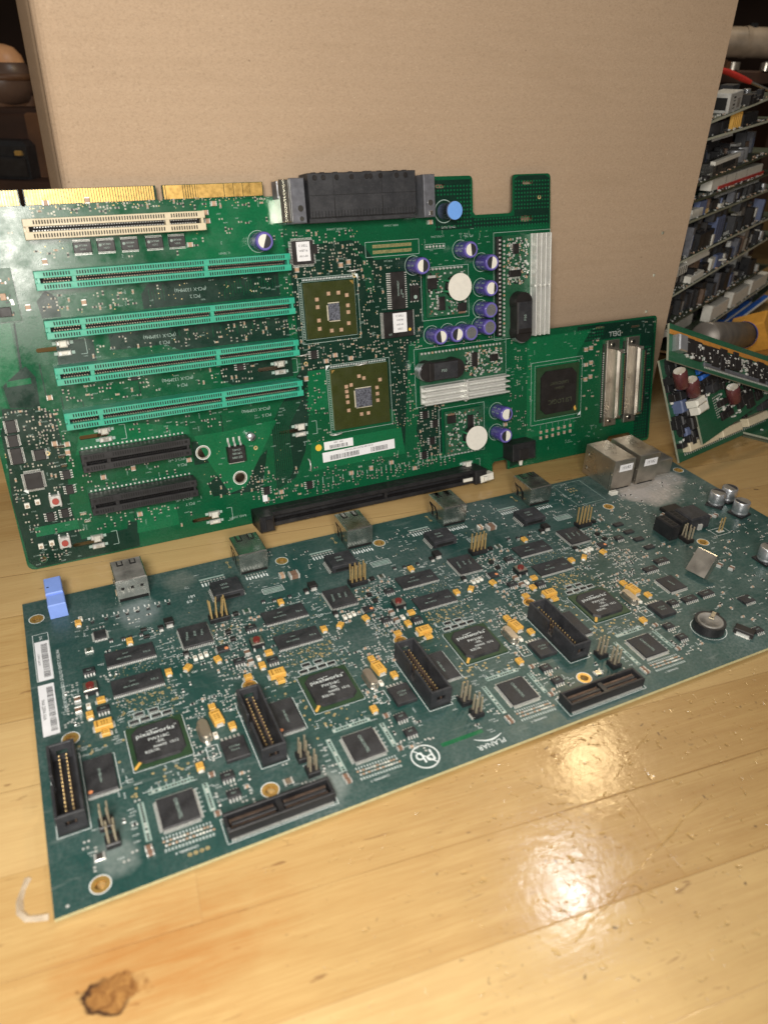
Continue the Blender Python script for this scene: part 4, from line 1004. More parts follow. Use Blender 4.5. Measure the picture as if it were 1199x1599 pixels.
A = Scatter(sb, FA); A.pad = 'pad_old'; A.end = 'pad_old'
def AP(key, fn, x, y, hw, hh, rz=0.):
    A.keep(x - hw, y - hh, x + hw, y + hh)
    return KIT(key, fn, sb, (x, y, 0), rz)
# bare laminate between the copper pours, and brighter pours
dk = MB(); Z = .03
for P in ([(.4, 40), (1.2, 14), (1.2, 5), (4.5, .8), (60, .8), (61, 16), (56, 17), (55, 13), (30, 12), (28, 33), (31, 60), (30, 84), (24, 88), (6, 90), (5, 82), (3, 78), (2.5, 60)],
          [(10, 90), (24, 88), (25, 104), (21.5, 110), (15, 107), (9, 101)], [(20.2, 131), (21.2, 132), (19.8, 110), (18.6, 108)],
          [(84, 132.5), (160, 132.5), (160, 146), (152, 147), (88, 145), (84, 140)], [(34, 132.5), (43, 132.5), (43, 142), (38, 146), (33, 141)], [(64, 121.5), (163, 123), (163, 109), (100, 109), (92, 113), (64, 113)],
          [(120, 97.5), (163, 99), (163, 86.5), (126, 86), (120, 90)], [(166, 158), (206, 160), (214, 156), (220, 148), (252, 148), (251, 100), (240, 96), (234, 30), (228, 55), (184, 88), (171, 86), (172, 70), (166, 40), (158, 24), (145, 18), (146, 60), (168, 90), (168, 130)],
          [(248, 20), (262, 22), (262, 56), (246, 56), (243, 40)], [(262, 162), (346, 162), (346, 189), (342, 191), (322, 191), (319, 189), (319, 168), (316, 167.6), (290, 167.6), (287, 169), (287, 190), (262, 190)],
          [(372, 82), (442, 82), (442, 92.6), (372, 93.2)], [(428, 2), (443, 2), (443, 82), (430, 82)], [(106, 22), (136, 20), (142, 45), (130, 36), (112, 36), (104, 30)], [(304, 94), (310, 94), (310, 156), (304, 156)],
          [(98, 57), (108, 57), (110, 43), (98, 43)], [(36.5, 105), (56, 106), (56, 120), (38, 121)], [(300, 9), (330, 12), (330, 4), (316, 1), (316, 9)]):
    flat_cut(dk, P, Z, 'mask_dark', HA)
tag(dk.build('bare_laminate', sb), kind='stuff')
po = MB()
for P in ([(.5, 130), (19, 132), (18, 108), (8, 101), (9, 90), (4, 92), (.8, 88)], [(170, 64), (183, 64), (183, 88), (172, 88)], [(60, 9), (84, 9), (84, 22), (62, 24)], [(116, 22), (126, 24), (150, 62), (120, 60), (100, 60), (106, 44)], [(168, 26), (234, 26), (232, 44), (170, 44)],
          [(11, 100.5), (22.5, 101), (22.5, 104), (11, 103.4)], [(8, 18.5), (30, 18.5), (30, 24), (8, 24)], [(330, 20), (372, 20), (372, 74), (384, 90), (330, 90)], [(36, 60), (98, 62), (98, 66), (64, 74), (40, 72)], [(100, 150), (165, 150), (165, 184), (122, 184)]):
    flat_cut(po, P, Z + .015, 'mask_pour', HA)
tag(po.build('copper_pours', sb), kind='stuff')
# tracks
tr = MB(); Z = .06
def track(pts, wd, mat='mask_pour'):
    for (x0, y0), (x1, y1) in zip(pts, pts[1:]):
        L = math.hypot(x1 - x0, y1 - y0); tr.rect((x0 + x1) / 2, (y0 + y1) / 2, Z, L + wd, wd, mat, math.atan2(y1 - y0, x1 - x0))
for i in range(46):
    x = 88 + i * 1.55
    if 96 < x < 127: continue
    y0 = 134 + random.random() * 3; y1 = y0 + random.uniform(5, 9); dx = random.choice((-1.4, 0, 0, 1.4))
    track([(x, y0), (x, (y0 + y1) / 2), (x + dx, (y0 + y1) / 2 + abs(dx)), (x + dx, y1)], .28, 'mask_green')
for i in range(9):
    x = 146 + i * 1.3
    track([(x + 10, 72), (x, 60 - i * .4), (x, 30), (x - 3, 24), (x - 3, 18)], .4, 'mask_green')
for i in range(14): track([(96 + i * 4.6, 114 + random.random() * 4), (96 + i * 4.6, 120)], .3, 'mask_green')
for i in range(9): track([(205 + i, 156 - i * .5), (212 + i * .8, 150 - i), (214 + i * .6, 130)], .3, 'mask_green')
for i in range(26): track([(318 + (i % 2), 88.5 - i * 1.15), (332 + random.random() * 3, 88.5 - i * 1.15)], .25, 'mask_pour')
for i in range(8): track([(300 - i, 14 + i * .7), (312, 14 + i * .7), (318 + i * .5, 20)], .35, 'mask_green')
for x0, y0, x1, y1 in ((28, 92, 28, 110), (35, 92, 35, 84), (60, 26, 60, 14), (117, 60, 117, 70), (45, 88, 45, 76), (75, 88, 75, 95)): track([(x0, y0), (x1, y1)], .5, 'mask_dark')
tag(tr.build('tracks', sb), kind='stuff')
# gold edge contacts
ge = MB()
for x0, x1 in ((.2, 35.1), (37.5, 99.6), (103, 156.3)): ge.rect((x0 + x1) / 2, 188.8, .06, x1 - x0, 6.9, 'mask_dark')
for x0, x1 in ((.3, 35), (37.6, 99.5), (103.1, 156.2)):
    x = x0 + .3
    while x + .95 < x1:
        ge.rect(x + .5, 188.9, .08, .92, 6.6, 'gold')
        x += 1.27
for x0, x1 in ((105.5, 112.5), (121, 129), (129.6, 134), (135.2, 140), (141, 144.5), (145.5, 149), (150, 156)): ge.rect((x0 + x1) / 2, 189.0, .1, x1 - x0, 6.4, 'gold')
ge.build('edge_contacts', sb)

# expansion slots
def slot(parent, L, W, H, mat, keys, name, contact='tin', holes=True, groove=2.4, holemat='dark_hole'):
    b = MB(); b.box(0, 0, .1, L, W, H - 4.6, mat)
    e = (W - groove) / 2
    for s_ in (-1, 1): b.box(0, s_ * (groove / 2 + e / 2), H - 4.5, L, e, 4.5, mat, .15)
    for x, wd in keys: b.box(x, 0, H - 4.5, wd, groove, 4.35, mat)
    for s_ in (-1, 1): b.box(s_ * (L / 2 - 1.6), 0, H - 4.5, 1.2, groove, 4.35, mat)
    b.rect(0, 0, H - 4.45, L - 2.4, groove, 'dark_hole')
    o = b.build(name, parent)
    h = MB(); c = MB(); n = int((L - 7) / 1.27)
    for i in range(n):
        x = (i - (n - 1) / 2) * 1.27
        if any(abs(x - k) < wd / 2 + .5 for k, wd in keys): continue
        for s_ in (-1, 1):
            if holes: h.rect(x + .3 * s_, s_ * (W / 2 - e / 2 + .1), H + .03, .62, e * .52, holemat)
            c.box(x + .3 * s_, s_ * groove * .32, H - 4.4, .42, .4, 2.2, contact)
    if h.v: h.build('contact_holes', o)
    c.build('contacts', o); return o
SL, SC = 130.35, 99.4
for y in (150.9, 127.5, 104.2, 80.8):
    AP('pcix', lambda p: slot(p, SL, 9.0, 11.3, 'slot_green', ((-47.4, 1.9), (18.2, 1.9)), 'expansion_slot', 'pin_dull'), SC, y, 66.5, 6)
AP('pci', lambda p: slot(p, 86.5, 9.3, 11.3, 'slot_ivory', ((24, 2.0),), 'expansion_slot'), 77.3, 174.4, 45, 6)
def pcie(p):
    o = slot(p, 57.6, 9.9, 11.2, 'black_plastic', ((-15.2, 2.0),), 'expansion_slot', 'chip_clean', True, 2.0, 'dark_hole')
    e = MB()
    for i in range(24): e.rect(-27 + i * 2.35, 5.9, .1, .9, .9, 'tin')
    for x in (-26.5, 26.5):
        for y in (-3.2, 3.2): e.rect(x, y, 11.24, 1.6, 1.5, 'dark_hole')
    e.build('terminals', o); return o
AP('pcie', pcie, 66.8, 57.2, 30, 7); AP('pcie', pcie, 67.0, 32.8, 30, 7)
# memory riser socket along the foot
def dimm(p):
    L = 160; b = MB(); b.box(0, 0, .1, L, 9.6, 7.6, 'black_plastic')
    for s_ in (-1, 1): b.box(0, s_ * 3.3, 7.7, L, 2.6, 4.6, 'black_plastic', .3)
    b.box(6, 0, 7.7, 2, 4, 3.8, 'black_plastic')
    b.box(-75.5, 0, .1, 9, 9.8, 19.0, 'black_plastic', .8)
    b.box(-74.2, 0, 19.1, 4.2, 6.2, .7, 'chip_clean', .2)
    b.box(75.5, 0, .1, 9, 9.8, 15.5, 'black_plastic', .6)
    o = b.build('memory_socket', p); c = MB()
    for i in range(116):
        x = -69 + i * 1.19
        if abs(x - 6) > 1.2:
            for s_ in (-1, 1): c.box(x, s_ * 1.5, 7.7, .5, .5, 3.0, 'chip_clean')
    c.build('contacts', o)
    l = MB(); l.box(80, -1.5, 10, 10.5, 5.0, 6.2, 'white_plastic', .6, R(6)).box(78, -1.2, 12, 3, 3, 6.6, 'white_plastic', .5).box(66.5, -1.2, 12.2, 7, 2.2, 1.6, 'white_plastic', .4)
    l.build('latch', o); return o
AP('dimm', dimm, 207.2, 4.6, 82, 6)

# bare-die bridge chips
def bridge(p, sz, dx, dy, dw, dh, caps, tri):
    o = MB().box(0, 0, .4, sz, sz, 1.1, 'bga_edge', .0, 0, 'bga_olive').build('bridge_chip', p)
    d = MB().box(dx, dy, 1.5, dw, dh, .9, 'die', .1); d.build('bare_die', o)
    q = MB()
    for s_ in (-1, 1):
        q.add([(dx - dw * .5, dy + s_ * (dh * .5 + .2) - .35, 1.55), (dx + dw * .5, dy + s_ * (dh * .5 + .2) - .5, 1.55), (dx + dw * .52, dy + s_ * (dh * .5 + .2) + .35, 1.9), (dx - dw * .5, dy + s_ * (dh * .5 + .2) + .4, 1.9)], [(0, 1, 2, 3)], 'paste')
    q.box(dx - dw / 2 - .5, dy - .3, 1.52, .7, dh * .9, .7, 'paste', .2)
    q.build('thermal_paste', o)
    e = MB()
    for x, y in caps: e.box(x, y, 1.52, 2.1, 2.1, .75, 'tan_ceramic', .1)
    e.build('capacitors', o)
    f = MB().poly(tri, 1.53, 'gold'); f.build('corner_mark', o); return o
c1 = [(-8.5, 6.3), (-1.0, 9.0), (5.2, 9.0), (10.4, 7.2), (-8.4, 2.0), (10.6, 1.3), (-8.3, -5.6), (10.6, -2.6), (-8.3, -10.4), (-.8, -12.2), (5.3, -12.3), (10.4, -9.0)]
AP('pxh', lambda p: bridge(p, 31.5, 1.6, -1.6, 7, 9.8, c1, [(15.2, 15.2), (12.9, 15.2), (15.2, 12.9)]), 189.6, 122.5, 17.4, 17.6)
c2 = [(-9.6, 7.3), (-9.6, 4.3), (-9.5, 1.2), (-9.4, -2.4), (-9.2, -7.6), (-6.4, 7.9), (-.8, 12.6), (2.4, 11.0), (13.2, 8.6), (10.8, 4.0), (10.9, .1), (10.9, -4.1), (-.8, -11.2), (3.9, -11.2)]
AP('mch', lambda p: bridge(p, 37.9, 1.4, -.9, 10.6, 11.6, c2, [(-18.3, 18.3), (-16.2, 18.3), (-18.3, 16.2)]), 204.95, 68.6, 21, 21)
for cx, cy, h in ((189.6, 122.5, 18.6), (204.95, 68.6, 21.2)):
    A.frame(cx - h, cy - h, cx + h, cy + h, .3, 'silk_dull'); A.frame(cx - h + 2, cy - h + 2.2, cx + h - 2.2, cy + h - 2.2, .22, 'silk_dull')
    for i in range(34):
        A.silk.rect(cx - h + 3 + i * (2 * h - 6) / 33, cy + h - 1.1, .08, .45, 1.0, 'silk'); A.silk.rect(cx - h + 1.1, cy - h + 3 + i * (2 * h - 6) / 33, .08, 1.0, .4, 'silk_dull')
A.silk.poly([(206.4, 141.0), (208.6, 141.0), (208.6, 138.0)], .09, 'silk'); A.silk.poly([(183.6, 89.8), (186.2, 89.8), (183.6, 86.8)], .09, 'silk')
def lsi(p):
    o = MB().box(0, 0, .3, 36.4, 36.4, 1.0, 'bga_green').build('controller_chip', p); a, c = 15.2, 4
    P = [(-a + c, -a), (a - c, -a), (a, -a + c), (a, a - c), (a - c, a), (-a + c, a), (-a, a - c), (-a, -a + c)]
    MB().prism(P, 1.3, 1.2, 'chip_clean').build('moulded_cap', o)
    t = MB(); t.text('LSI LOGIC', 1.0, -6.8, 2.53, 4.6, 'fr4_dark', math.pi).text('LSI53C1030T', 0, 6.2, 2.53, 2.9, 'fr4_dark', math.pi).text('62034A1', 0, 2.6, 2.53, 2.4, 'fr4_dark', math.pi); t.build('marking', o)
    MB().rect(15.0, -13.6, 1.34, 1.7, 5.2, 'tantalum', R(20)).build('corner_mark', o); return o
AP('lsi', lsi, 355.6, 50.7, 20, 20)
A.frame(333.5, 28.4, 377.2, 72.6, .35, 'silk_dull'); A.frame(336.6, 31.4, 374.4, 70.2, .25, 'silk_dull'); A.silk.poly([(375, 31), (377.4, 33), (377, 30.2), (374.4, 30)], .09, 'silk')

# aluminium electrolytics in violet sleeves
def ecap(mode):
    def mk(p):
        o = MB().revolve([(4.7, .3), (4.95, .8), (4.95, 12.0), (4.85, 12.7), (4.4, 13.0)], 0, 0, 0, 'sleeve', 32).build('electrolytic_capacitor', p)
        MB().ring(0, 0, 13.0, 3.55, 4.42, 'sleeve_rim', 32).build('sleeve_rim', o)
        MB().disc(0, 0, 12.94, 3.7, 'led_white' if mode < 90 else 'cap_can', 28).build('top_plate', o)
        if mode == 'x': pass
        wd = {0: 88, 1: 60, 90: 46, 91: 10}[mode]
        if wd > 12: MB().disc(0, 0, 12.98, 3.55, 'ink' if mode < 90 else 'cap_top', 18, R(-wd), R(wd)).build('polarity_mark', o)
        s_ = MB()
        for k in range(10):
            a = 2 * math.pi * k / 10; x, y = math.cos(a), math.sin(a)
            for z in (2.5, 4.2, 7.5, 9.2):
                s_.add([(5.0 * math.cos(a + d), 5.0 * math.sin(a + d), z + e) for d, e in ((-.09, 0), (.09, 0), (.09, 1.1), (-.09, 1.1))], [(0, 1, 2, 3)], 'silk_dull' if k % 3 else 'sleeve_rim')
        s_.build('sleeve_print', o)
        MB().ring(0, 0, .085, 5.5, 5.85, 'silk_dull', 28).build('outline', o); return o
    return mk
for x, y, md, r in ((279, 150, 0, 6), (294, 141.5, 0, 172), (293.5, 126.2, 1, -4), (293.1, 113, 90, 70), (292, 102.4, 91, 0), (278.4, 100.4, 90, 8), (268.2, 100.5, 0, 170), (256.6, 100.3, 0, 186), (245.6, 143, 0, -4), (150.4, 162.4, 0, -20), (304.9, 43.8, 1, -8), (304.4, 28.9, 0, 176)):
    AP('e%d' % md, ecap(md), x, y, 6, 6, R(r))
def plunger(p):
    o = MB().revolve([(4.6, .1), (4.6, 11.2), (5.2, 11.3), (5.3, 12.8), (5.0, 13.1)], 0, 0, 0, 'steelblue', 28).build('standoff_peg', p)
    MB().disc(0, 0, 13.1, 5.05, 'blue_plastic', 32).build('peg_cap', o); MB().ring(0, 0, .085, 6.2, 6.7, 'silk_dull', 30).build('outline', o); return o
AP('peg', plunger, 268.2, 172.6, 7, 7)

# power modules
def toroid_module(p, w_, h_, cx, cy, flip):
    o = MB().box(0, 0, 1.6, w_, h_, 1.2, 'mask_old').build('power_module', p)
    MB().revolve([(3.6, 2.8), (7.0, 2.9), (7.4, 6), (7.0, 9.2), (3.6, 9.4)], cx, cy, 0, 'chip_clean', 24).build('coil', o)
    wv = MB()
    for a in (150, 195, 235): wv.tube([(cx + 4.5 * math.cos(R(a)), cy + 4.5 * math.sin(R(a)), 9.2), (cx + 8.2 * math.cos(R(a)), cy + 8.2 * math.sin(R(a)), 8.2), (cx + 8.6 * math.cos(R(a)), cy + 8.6 * math.sin(R(a)), 3)], .7, 'green_wire', 8)
    wv.build('windings', o)
    MB().cyl(cx, cy, 9.5, 8.3, .35, 'disc_white', 40, 8.2).build('paper_disc', o)
    m = MB(); f = -1 if flip else 1
    m.box(f * -11, f * 6.5, 2.85, 6.4, 6.4, 1.6, 'chip_clean', .2); m.box(f * -4.5, f * -6, 2.85, 4.2, 8.2, 1.4, 'chip_clean', .2); m.box(f * 10, f * -9.4, 2.85, 6.2, 5.0, 1.6, 'chip_clean', .2)
    for i in range(7): m.box(f * -7.3, f * (-9 + i * 1.1), 2.85, 1.3, .45, .5, 'tin')
    m.box(f * -11, f * 10.4, 2.85, 5.6, 1.6, 1, 'tin', .2).box(f * 10, f * -12.7, 2.85, 5, 1.2, .9, 'brown_ceramic', .1)
    for _ in range(210):
        x, y = random.uniform(-w_ / 2 + 1, w_ / 2 - 1), random.uniform(-h_ / 2 + 1, h_ / 2 - 1)
        if math.hypot(x - cx, y - cy) < 8.6: continue
        m.box(x, y, 2.82, random.choice((.6, 1.2)), random.choice((.6, 1.1)), random.uniform(.1, .6), random.choice(('tin', 'pad_tin', 'pad_tin', 'resistor_black', 'brown_ceramic')))
    m.build('module_parts', o)
    q = MB()
    for i in range(10): q.cyl(-w_ / 2 + 3 + i * (w_ - 6) / 9, f * (h_ / 2 + .9), .1, .75, 1.3, 'tin', 10)
    q.build('pins', o); return o
AP('tor', lambda p: toroid_module(p, 29.2, 27.5, 5.2, 3.4, False), 267.4, 125.2, 16, 15.5)
AP('tor2', lambda p: toroid_module(p, 29.2, 29.5, 5.6, -4.6, True), 277.6, 34.9, 16, 16)
A.frame(250.6, 109.4, 284.4, 141, .3, 'silk_dull'); A.frame(260, 18.4, 295, 51.6, .3, 'silk_dull')
def fin_module(p, n_small=210):
    """module lying along x: 63 long, 31 deep, heatsink along the -y side"""
    o = MB().box(0, 1, 1.6, 63.5, 32, 1.2, 'mask_old').build('power_module', p)
    hs = MB().box(0, -10.2, 2.85, 64, 12, 1.6, 'fin_white', .2)
    for i in range(4): hs.box(0, -4.8 - i * 3.55, 4.4, 64, .9, 5.4, 'fin_white', .15)
    hs.build('heatsink', o)
    MB().box(0, -10.2, 4.5, 1.6, 13.2, 4.6, 'tin', .4).cyl(0, -17.2, 1, 1.1, 5, 'tin', 10).build('clamp_screw', o)
    x0 = -19
    L = MB()
    for s_ in (-1, 1): L.cyl(x0 + s_ * 9.6, 5.4, 2.85, 6.6, 7.6, 'chip_clean', 24, 6.3)
    L.box(x0, 5.4, 2.85, 20.5, 11.6, 8.8, 'chip_clean', .7); L = L.build('power_inductor', o)
    MB().cyl(x0 - 10.8, 5.4, 3.2, 5.9, 5.6, 'cap_can', 20, 5.9).build('winding', L)
    MB().box(x0 + 1.5, 5.4, 11.6, 17, 10.4, .25, 'black_dusty', .1).text('P50', x0, 5.4, 11.9, 2.6, 'silk_dull').build('cap_plate', L)
    m = MB()
    m.box(8.5, 8, 2.85, 4.2, 9, 1.4, 'chip_clean', .2).box(23.5, 7.5, 2.85, 6, 4.4, 1.4, 'chip_clean', .2)
    for i in range(7):
        for e in (-1, 1): m.box(8.5 + e * 2.7, 4.4 + i * 1.2, 2.85, 1.2, .5, .5, 'tin')
    for i in range(5): m.box(21.5 + i * 1.1, 10.4, 2.85, .5, 1.2, .5, 'tin')
    for _ in range(n_small):
        x, y = random.uniform(1, 30), random.uniform(-3, 14)
        m.box(x, y, 2.82, random.choice((.6, 1.3)), random.choice((.6, 1.2)), random.uniform(.1, .6), random.choice(('tin', 'pad_tin', 'pad_tin', 'resistor_black', 'tan_ceramic')))
    m.build('module_parts', o)
    q = MB()
    for i in range(24): q.cyl(-30 + i * 2.54, 16.0, 1.7, .72, 1.6, 'tan_ceramic' if i % 7 == 3 else 'pad_tin', 10)
    q.build('pins', o); return o
o = AP('fin', fin_module, 277.5, 73.6, 34, 18)
A.frame(243.6, 55, 312.6, 92.4, .3, 'silk_dull')
o = AP('fin', None, 325.3, 124.6, 18, 33, R(90)); 
A.frame(303.4, 91.5, 347, 158.4, .3, 'silk_dull')
hd = MB(); hd.box(0, 0, .1, 3.2, 62, 2.2, 'chip_clean', .2)
for i in range(24): hd.rect(0, -29.5 + i * 2.54, 2.33, 1.5, 1.1, 'pad_tin')
hd.build('pin_header', sb, (306.6, 125, 0)); A.keep(304, 93, 309, 157)

# riser connector with its guide brackets, top edge
def riser(p):
    b = MB(); L = 64.6
    b.box(0, -1.6, .1, L, 18.8, 9.4, 'black_dusty', .3)
    b.box(0, 2.3, .1, L + .3, 22.6, 14.2, 'black_dusty', .5)
    b.box(0, -9.8, .1, L, 3.4, 11.8, 'black_dusty', .3)
    o = b.build('riser_connector', p); d = MB()
    d.rect(0, 2.4, 14.34, L, .22, 'dark_hole')
    for x in (-18, 11): d.rect(x, -4.0, 14.34, .45, 10.5, 'dark_hole'); d.rect(x, 8, 14.34, .2, 11, 'dark_hole')
    for i in range(34): d.rect(-31.4 + i * 1.9, -7.2, 14.34, .35, 3.4, 'dark_hole')
    d.build('seams', o)
    s_ = MB()
    for i, x in enumerate((-28.5, -23.5, -15.8, -7, 2, 4.4, 10.5, 20.5, 26)):
        s_.cyl(x, 11.2, 14.2, 1.5, .4, 'chip_clean', 14, 1.2).box(x, 13.6, 11, 2.2, .7, 2.6, 'black_dusty', .25)
    s_.build('bosses', o); return o
AP('riser', riser, 209.8, 181.4, 34, 14)
b = MB(); b.box(0, 0, .1, 8.0, 22.8, 13.0, 'dark_metal', .5); o = b.build('guide_bracket', sb, (171.6, 181.6, 0)); A.keep(160, 168, 180, 194)
q = MB()
for x in (-8.4, -5.4): q.box(x, .4, .1, 2.5, 21.6, 11.0, 'mirror_tin', .3)
q.box(-9.6, 6, .1, 1.2, 9, 8, 'dark_metal', .2); q.build('side_plates', o)
MB().cyl(.4, -3.8, 13.7, 1.6, .3, 'steel', 16).build('screw', o); MB().cyl(.6, -9.0, 13.7, 1.2, .3, 'steel', 16).build('screw', o)
b = MB(); b.box(0, 0, .1, 7.4, 23, 13.0, 'dark_metal', .5); o = b.build('guide_bracket', sb, (251.6, 181.2, 0)); A.keep(246, 168, 258, 194)
MB().cyl(.2, -3.6, 13.1, 1.6, .3, 'steel', 16).build('screw', o); MB().box(.6, -9.2, 13.1, 2.2, 2.2, .35, 'mirror_tin', .1).build('rivet', o)

# drive cable connectors at the right end
def scsi(p):
    o = MB().box(0, 0, .1, 11.2, 63, 2.6, 'steel_warm', .3).build('drive_connector', p)
    MB().box(1.2, 0, 2.7, 5.6, 50, 7.4, 'steel_warm', 1.4).build('shell', o)
    c = MB(); c.box(2.2, 0, 10.1, 1.9, 45, .8, 'mask_old', .1).box(4.4, 0, 10.0, 1.7, 45, 1.0, 'chip_clean', .1)
    for i in range(34): c.box(3.3, -21 + i * 1.27, 10.1, .5, .5, .9, 'gold')
    c.build('contacts', o)
    for y in (-28, 28): MB().cyl(-.6, y, 2.7, 1.7, .5, 'steel', 14).disc(-.6, y, 3.22, .9, 'dark_hole', 12).build('screw', o)
    l = MB()
    for i in range(30): l.cyl(-7.0, -24 + i * 1.6, .1, .45, .8, 'tin', 8)
    l.box(-7.0, 0, .05, 1.6, 58, .3, 'chip_clean'); l.build('leads', o); return o
AP('scsi', scsi, 402.8, 49.7, 10, 34); AP('scsi', None, 421.4, 49.9, 10, 34)
b = MB(); b.box(0, 0, .1, 19, 12.4, 12.4, 'black_plastic', .5).box(-.5, -1.4, 12.4, 8, 7, .5, 'chip_clean', .2); o = b.build('relay_block', sb, (319.8, 15.2, 0)); A.keep(308, 7, 332, 23)
MB().cyl(0, 0, 0, 1.7, 5.5, 'white_plastic', 14, 1.2).build('white_peg', o, (1, -6, 6.5)).rotation_euler = (R(90), 0, 0)

# clips beside the slots
def clip(p):
    o = MB().box(0, 2.6, .1, 6.5, 2.6, 1.9, 'pad_tin', .5).box(0, -2.6, .1, 6.5, 2.6, 1.9, 'pad_tin', .5).build('card_clip', p)
    m = MB().ring(-4.5, 0, .07, 0, 0, 'silk', 3)
    for e in (-1, 1): m.rect(-4.2, e * 2.6, .08, 1.8, 1.6, 'silk_dull').rect(4.2, e * 2.6, .08, 1.8, 1.6, 'silk_dull')
    m.rect(11, 0, .08, .3, 8, 'silk_dull').rect(9.4, 4, .081, 3, .3, 'silk_dull').rect(9.4, -4, .081, 3, .3, 'silk_dull')
    m.build('outline', o); return o
for i, (x, y) in enumerate(CLIPS):
    o = AP('clip', clip, x + 1.2, y, 12, 5)
    A.keep(x - 13, y - 2.4, x, y + 2.4)
    if i in (0, 1, 2, 3): tag(MB().box(0, 2.4, 2.0, 4.0, 3.6, 2.4, 'white_plastic', .6).box(0, -2.3, 2.0, 3.0, 1.6, .5, 'white_plastic', .2).build('clip_cap', o))
# regulators, small can, buttons, lights
def dpak3(p):
    o = MB().box(0, 0, .3, 10.4, 9.2, 4.4, 'chip_clean', .4).box(0, -5.2, .15, 9.4, 1.6, 1.4, 'tin', .2).build('voltage_regulator', p)
    l = MB()
    for x in (-3.4, 0, 3.4): l.lead(x, 4.6, math.pi / 2, 5.0, 4.0, 1.1, 'tin')
    l.build('leads', o)
    t = MB().text('EZ1084', 0, -1.6, 4.73, 1.9, 'silk_dull', math.pi).text('LM1086', 0, .8, 4.73, 1.7, 'silk_dull', math.pi).text('CS-ADJ', 0, 2.9, 4.73, 1.5, 'silk_dull', math.pi); t.build('marking', o); return o
AP('dpak3', dpak3, 122.4, 46.2, 7, 11)
o = MB().revolve([(2.5, .1), (2.5, 5.0), (2.2, 5.4), (.01, 5.45)], 0, 0, 0, 'cap_can', 24).build('electrolytic_capacitor', sb, (132, 55.3, 0)); MB().disc(0, 0, 5.48, 2.1, 'ink', 14, R(-100), R(20)).build('polarity_mark', o); A.keep(128, 52, 135, 58.5)
for y in (37.6, 13.0): AP('tactA', lambda p: button(p, 'red_pale', 'pad_tin', 'pad_tin'), 21.2, y, 4.6, 5, 0)
for x, y in ((7, 37.2), (12.4, 38.2), (9, 13.0), (14.6, 13.6)): AP('ledA', lambda p: MB().box(0, 0, .05, 2.6, 3.0, 1.2, 'led_white', .2).disc(0, -.3, 1.27, .9, 'cream_plastic', 12).build('indicator_light', p), x, y, 1.9, 2.3)
# chips
for i, x in enumerate((59.3, 70.7, 82.3, 94.8, 106.4)):
    AP('clk', lambda p: chip('bus_switch_chip', 8.6, 5.2, 1.6, 'ns', p, .65, 1.1, 'chip_clean', lines=[('CBT3384', 0, .8, 1.2), ('16212', 0, -.9, 1.2)], dot=(-2.9, .6, .7, 'silk_dull')), x, 165.0, 5.2, 4.4)
AP('qlab', lambda p: chip('labelled_chip', 12.6, 12.6, 1.7, 'nsew', p, .8, 1.5, 'chip_clean'), 175.4, 155.0, 8.4, 8.4)
label('chip_label', 175.6, 155.6, 8.0, 10.4, 0, [('C DELL', 0, 3, 1.7), ('W8716', 0, .3, 1.7), ('A01-00', 0, -2.6, 1.7)], 1.72, None, 'paper', sb)
AP('soic', lambda p: chip('memory_chip', 9.2, 22, 2.2, 'ew', p, 1.27, 2.2, 'chip_clean', lines=[('M29W800DT', 0, 1.4, 1.6), ('70N6', 2, -.8, 1.4), ('0518', 3, -3, 1.3)], trot=R(90)), 233.8, 129.3, 8, 12.4)
AP('qfl2', lambda p: chip('labelled_chip', 20, 15.6, 1.8, 'ew', p, .65, 1.6, 'chip_clean', lines=[('SST', -6, -5.8, 1.5)]), 233.2, 109.4, 12.4, 9.4)
label('chip_label', 234.0, 110.4, 9.4, 11.6, 0, [('C DELL', 0, 4, 1.7), ('H4598', 0, 1.5, 1.6), ('A00-00', 0, -1.2, 1.6), ('A82C', 0, -3.8, 1.6)], 1.82, None, 'paper', sb)
MB().disc(0, 0, 1.84, .95, 'yellow_dot', 14).build('yellow_dot', sb, (240.6, 105.6, 0))
AP('qsm', lambda p: chip('supervisor_chip', 8.4, 8.8, 1.5, 'nsew', p, .5, 1.4, 'chip_clean'), 13.1, 50.2, 6.4, 6.6)
A.silk.poly([(6.8, 45.4), (9.6, 46.4), (9.2, 43.4)], .09, 'silk')
for x, y, w_, h_ in ((8.4, 80.6, 4.6, 6.6), (7.8, 73.0, 4.6, 6.2), (7.8, 64.8, 5.2, 8.6), (18.8, 63.6, 5.4, 5.6)):
    AP('l%g%g' % (w_, h_), lambda p: chip('logic_chip', w_, h_, 1.4, 'ew', p, .65, 1.1, 'chip_clean'), x, y, 4.6, h_ / 2 + .5)
so = lambda p: chip('small_outline_chip', 3.8, 5.0, 1.5, 'ew', p, 1.27, 1.3, 'chip_clean')
for x, y in ((29.5, 50.5), (29.5, 42.0), (17.0, 28.6), (24.6, 29.2), (176.6, 97.4), (138.4, 19.4), (131.6, 96.4), (73, 98.6), (182.4, 156.4), (249.4, 49.6), (256.6, 42.6), (254, 31.4), (166, 17.6), (247.6, 22.4), (314.6, 41.8)): AP('soA', so, x, y, 3.6, 3.2)
AP('choke', lambda p: chip('logic_chip', 6.2, 9.0, 1.9, 'ns', p, 2.2, 1.0, 'chip_clean', dot=(0, -2.4, 1.2, 'silk_dull')), 245.4, 127, 4, 6)
label('chip_label', 136.8, 14.9, 3.0, 4.2, 0, [], 1.0, None, 'paper', sb); label('chip_label', 314.6, 41.8, 2.6, 3.2, 0, [], 1.55, None, 'paper', sb)
